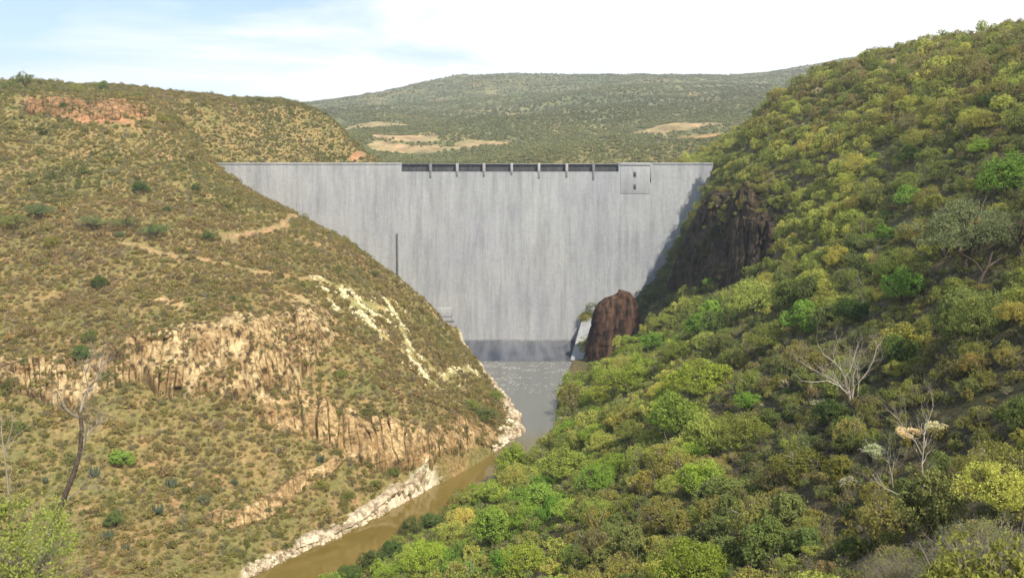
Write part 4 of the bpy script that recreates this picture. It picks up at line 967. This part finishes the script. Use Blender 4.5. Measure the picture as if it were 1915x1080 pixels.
# bushes rooted on the shaded cliff
cx_ = []; ct_ = []
for nm, sd, V_, wn_ in CLS:
    if sd != 103: continue
    i_ = rs.randint(0, wn_.shape[0], 1500); j_ = rs.randint(0, wn_.shape[1], 1500); Q = V_[i_, j_]; t_ = j_/wn_.shape[1]
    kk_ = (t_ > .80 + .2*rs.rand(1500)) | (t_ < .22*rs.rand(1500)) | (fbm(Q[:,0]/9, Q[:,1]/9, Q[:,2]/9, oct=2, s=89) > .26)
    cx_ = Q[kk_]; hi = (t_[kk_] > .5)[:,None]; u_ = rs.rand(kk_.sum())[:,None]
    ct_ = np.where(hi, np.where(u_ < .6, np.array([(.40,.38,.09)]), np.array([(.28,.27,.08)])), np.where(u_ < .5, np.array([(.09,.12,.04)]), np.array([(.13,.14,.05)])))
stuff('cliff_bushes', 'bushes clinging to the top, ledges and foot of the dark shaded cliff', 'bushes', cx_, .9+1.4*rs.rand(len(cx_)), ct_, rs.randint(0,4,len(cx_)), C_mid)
# ------------------------------------------------------------------ candelabra cacti on the left hill
def cactus_paths(seed):
    rs = np.random.RandomState(seed); paths = [(np.array([(0,0,-.3),(0,0,.1),(0.01,0,.42)]), np.array([.085,.08,.075]))]
    for i in range(20):
        a = rs.rand()*6.283; e = .12+.55*rs.rand(); z0 = .12+.25*rs.rand(); hgt = .85+.55*rs.rand()
        paths.append((np.array([(0,0,z0), (math.cos(a)*e*.55, math.sin(a)*e*.55, z0+.10), (math.cos(a)*e*.85, math.sin(a)*e*.85, z0+.30), (math.cos(a)*e, math.sin(a)*e, hgt*.8), (math.cos(a)*e*1.03, math.sin(a)*e*1.03, hgt)]), np.array([.05,.055,.06,.058,.03])))
    return paths
cact = []
for s_ in (401, 402):
    p_ = cactus_paths(s_); cact.append((mesh_np('stem', *tubes(p_[:1], 8), [M_bark], smooth=True), mesh_np('arms', *tubes(p_[1:], 6), [M_cactus], smooth=True)))
CA = [(175,878,30,'candelabra cactus right of the dead tree trunk'), (322,903,26,'candelabra cactus on the slope below the cliff, uppermost of four'), (378,930,16,'slim candelabra cactus beside the pale ledge'), (296,952,28,'broad dark candelabra cactus on the lower slope'),
      (440,898,18,'candelabra cactus above the pale ledge'), (600,855,22,'candelabra cactus at the foot of the orange cliff'), (625,828,18,'candelabra cactus on the orange cliff'), (86,895,16,'small candelabra cactus left of the dead tree'), (500,770,16,'candelabra cactus under the columnar cliff end'),
      (120,1012,20,'candelabra cactus near the bottom edge'), (500,955,16,'candelabra cactus on the river terrace'), (205,1000,24,'twin stemmed candelabra cactus near the bottom edge'), (238,1020,20,'grey candelabra cactus lowest on the slope'), (652,545,10,'tiny candelabra cactus by the white scar')]
for i, (px, py, w_, lab) in enumerate(CA):
    P = hit(px, py+w_*.6); r_ = w_/2/FPX*P[1]/.75
    root = empty('cactus', tuple(P), i*1.3); tag(root, lab, 'cactus', 'candelabra cacti on the left hillside')
    for me in cact[i % 2]:
        o = bpy.data.objects.new(me.name.split('.')[0], me); col.objects.link(o); o.parent = root; o.scale = (r_,)*3

# ------------------------------------------------------------------ bare trees
def bare_tree(name, label, P, paths, material, sides=5, extra=None):
    root = empty(name, tuple(P)); tag(root, label, 'dead tree')
    main = paths[:1]; rest = paths[1:]
    obj('trunk', mesh_np('trunk', *tubes(main, 7), [material[0]], smooth=True), root)
    obj('branches', mesh_np('branches', *tubes(rest, sides), [material[1]], smooth=True), root)
    return root
def pix_path(pts, Y0, w0, w1, dy=0.0, wob=None):
    """a limb seen along these pixels, Y0 metres out, that also reaches dy metres in depth"""
    n = len(pts); P = np.array([at(px, py, Y0 + dy*(i/(n-1))) for i, (px, py) in enumerate(pts)])
    return P, np.linspace(w0, w1, n)*Y0/FPX/2
def grow(limbs, Y0, seed, twigs=5, depth=2, ln=1.2, tw=.5):
    rs = np.random.RandomState(seed); out = []
    for P, R in limbs:
        out.append((P, R))
        for j in range(twigs):
            i = rs.randint(1, len(P)); d = P[i]-P[i-1]; d = d/np.linalg.norm(d) + rs.normal(size=3)*.55 + [0,0,.2]
            branch(out, P[i], d, ln*(.6+.7*rs.rand()), R[i]*tw, depth, rs, .5, .25, 2, .35, .62, 4)
    return out
P0 = hit(1592, 752); Y0 = P0[1]
lim = [pix_path([(1590,756),(1589,742),(1586,730)], Y0, 8, 6),
       pix_path([(1587,738),(1570,722),(1548,712),(1520,714),(1500,712),(1488,700)], Y0, 5, 1.2, -2), pix_path([(1584,734),(1565,715),(1545,702),(1520,690),(1498,676)], Y0, 4.5, 1.2, 2),
       pix_path([(1583,730),(1580,705),(1572,690),(1560,676),(1540,664),(1528,640)], Y0, 5, 1.2, -1), pix_path([(1580,705),(1590,692),(1600,660),(1605,640)], Y0, 3.5, 1, 2),
       pix_path([(1594,745),(1597,725),(1595,706),(1600,690)], Y0, 4.5, 2, 1), pix_path([(1604,744),(1606,715),(1622,695),(1632,676),(1640,650),(1655,628)], Y0, 5, 1.2, 2),
       pix_path([(1606,715),(1603,690),(1610,665),(1628,645)], Y0, 3.5, 1, -2), pix_path([(1565,690),(1558,665),(1566,640),(1562,622)], Y0, 2.5, .8, 0)]
bare_tree('dead_tree', 'bleached bare tree with white spreading limbs in the middle of the right thicket', (0,0,0), grow([(P, R*.55) for P, R in lim], Y0, 5, 14, 3, 2.0, .40), (M_bleached, M_bleached), 4)
P0 = hit(1727, 905); Y0 = P0[1]-4
lim = [pix_path([(1728,910),(1724,870),(1727,840),(1728,815)], Y0, 6, 4), pix_path([(1724,850),(1712,825),(1695,808),(1682,786),(1665,770)], Y0, 4, 1.5, -1), pix_path([(1727,820),(1735,790),(1745,760),(1742,735)], Y0, 3, 1, 1),
       pix_path([(1672,930),(1668,890),(1662,865)], Y0-3, 4, 2, 0), pix_path([(1740,960),(1738,925),(1735,900)], Y0-6, 4, 2, 0), pix_path([(1682,925),(1655,912),(1640,902)], Y0-4, 4, 2, 1)]
bare_tree('dead_tree', 'thin bleached stems rising among the cream flowering shrubs', (0,0,0), grow([(P, R*.5) for P, R in lim], Y0, 9, 10, 3, 1.5, .45), (M_bleached, M_bleached), 4)
# dead tree on the near left side, dark shaggy trunk
Y0 = 60.0
lim = [pix_path([(70,1075),(92,1000),(118,935),(138,885),(150,845),(153,800),(149,770)], Y0, 13, 6.5), pix_path([(149,775),(156,745),(166,725),(178,712),(188,688),(196,655)], Y0, 6, 1.5, 2), pix_path([(149,780),(135,775),(120,765),(112,745)], Y0, 4, 1.2, -2),
       pix_path([(152,830),(165,810),(180,795),(205,780)], Y0, 4, 1.2, 2), pix_path([(120,935),(150,915),(175,902)], Y0, 3, 1, 1), pix_path([(150,860),(160,825),(163,780),(168,755)], Y0, 3, 1, -1), pix_path([(166,728),(160,700),(170,670)], Y0, 3, 1, 0)]
bare_tree('dead_tree', 'dead tree with dark shaggy leaning trunk in the near left corner', (0,0,0), grow(lim[:1], Y0, 14, 3, 1, .6, .25)[:1] + grow(lim[1:], Y0, 15, 16, 3, 1.0, .5), (M_darkbark, M_greybark), 4)
lim = [pix_path([(18,1075),(20,980),(14,900),(8,850),(22,800),(28,765)], 52, 5, 1.5), pix_path([(10,860),(4,820),(2,780)], 52, 3, 1, 1), pix_path([(14,900),(22,880),(20,858)], 52, 3, 1, 0), pix_path([(16,838),(30,815),(55,795)], 52, 2, .8, 1), pix_path([(22,1000),(50,960),(80,930),(110,905)], 52, 2.5, .8, 2)]
bare_tree('dead_tree', 'pale thin bare tree at the left edge of the photo', (0,0,0), grow(lim, 52, 17, 4, 2, .8, .45), (M_greybark, M_greybark), 4)
# dark forked trunk of the wide acacia
P0 = hit(1835, 530); Y0 = P0[1]-1.5
lim = [pix_path([(1828,535),(1840,510),(1848,495),(1856,470)], Y0, 8, 4), pix_path([(1846,500),(1865,487),(1880,480)], Y0, 5, 2, 1), pix_path([(1840,512),(1825,490),(1800,475)], Y0, 4, 1.5, 1)]
bare_tree('forked_tree', 'dark forked trunk showing under the wide grey green acacia', (0,0,0), grow(lim, Y0, 19, 3, 2, 1.0, .5), (M_darkbark, M_darkbark), 4)

# near bushes: the grey twiggy one bottom right, the green ones bottom left
def near_bush(name, label, px, py, Y, r, tint, twigs, leaves, leaf, seed, bark, tall=1.0, droop=.03):
    P = at(px, py, Y); root = empty(name, P, seed); tag(root, label, 'bush')
    tw_ = obj('stems', mesh_np('stems', *twig_set(seed, twigs, .0045, out=1.1, k=6, droop=droop), [bark]), root); tw_.scale = (r, r, r*tall)
    cr_ = obj('foliage', mesh_np('foliage', *crown(seed, 24, leaves, leaf, h=.6, lift=.55, lr=(.3,.55), jit=1.0, holes=.1), [M_leaf]), root); cr_.scale = (r, r, r*tall); cr_['tint'] = [float(c) for c in T_[tint]]
near_bush('twiggy_bush', 'grey green bush of fine pale twigs filling the bottom right corner', 1830, 1115, 36, 2.7, 'grey green', 900, 16000, .014, 3, M_greybark)
near_bush('twiggy_bush', 'thin twiggy bush just left of the corner bush at the bottom', 1680, 1110, 40, 1.9, 'olive', 600, 8000, .014, 5, M_greybark)
near_bush('near_bush', 'fresh green bush filling the bottom left corner', 20, 1130, 50, 4.2, 'olive green', 200, 24000, .022, 8, M_greybark, 1.3)
near_bush('near_bush', 'green bush at the base of the shaggy dead trunk', 88, 1040, 58, 2.2, 'lime green', 120, 12000, .024, 9, M_greybark, 1.2)

# ------------------------------------------------------------------ thin air between the camera and the far hills
m, nt, o = mat('haze_air'); v_ = N(nt, 'ShaderNodeVolumePrincipled'); v_.inputs['Color'].default_value = (.86, .92, 1.0, 1); v_.inputs['Density'].default_value = .00014; v_.inputs['Anisotropy'].default_value = .2
L(nt, v_.outputs[0], o.inputs['Volume'])
V_, F_ = box(-6500, 6500, -350, 6500, -140, 700, False)
tag(obj('haze', mesh_np('haze', V_, F_, [m])), 'thin pale haze between the camera and the far hills', kind='stuff')
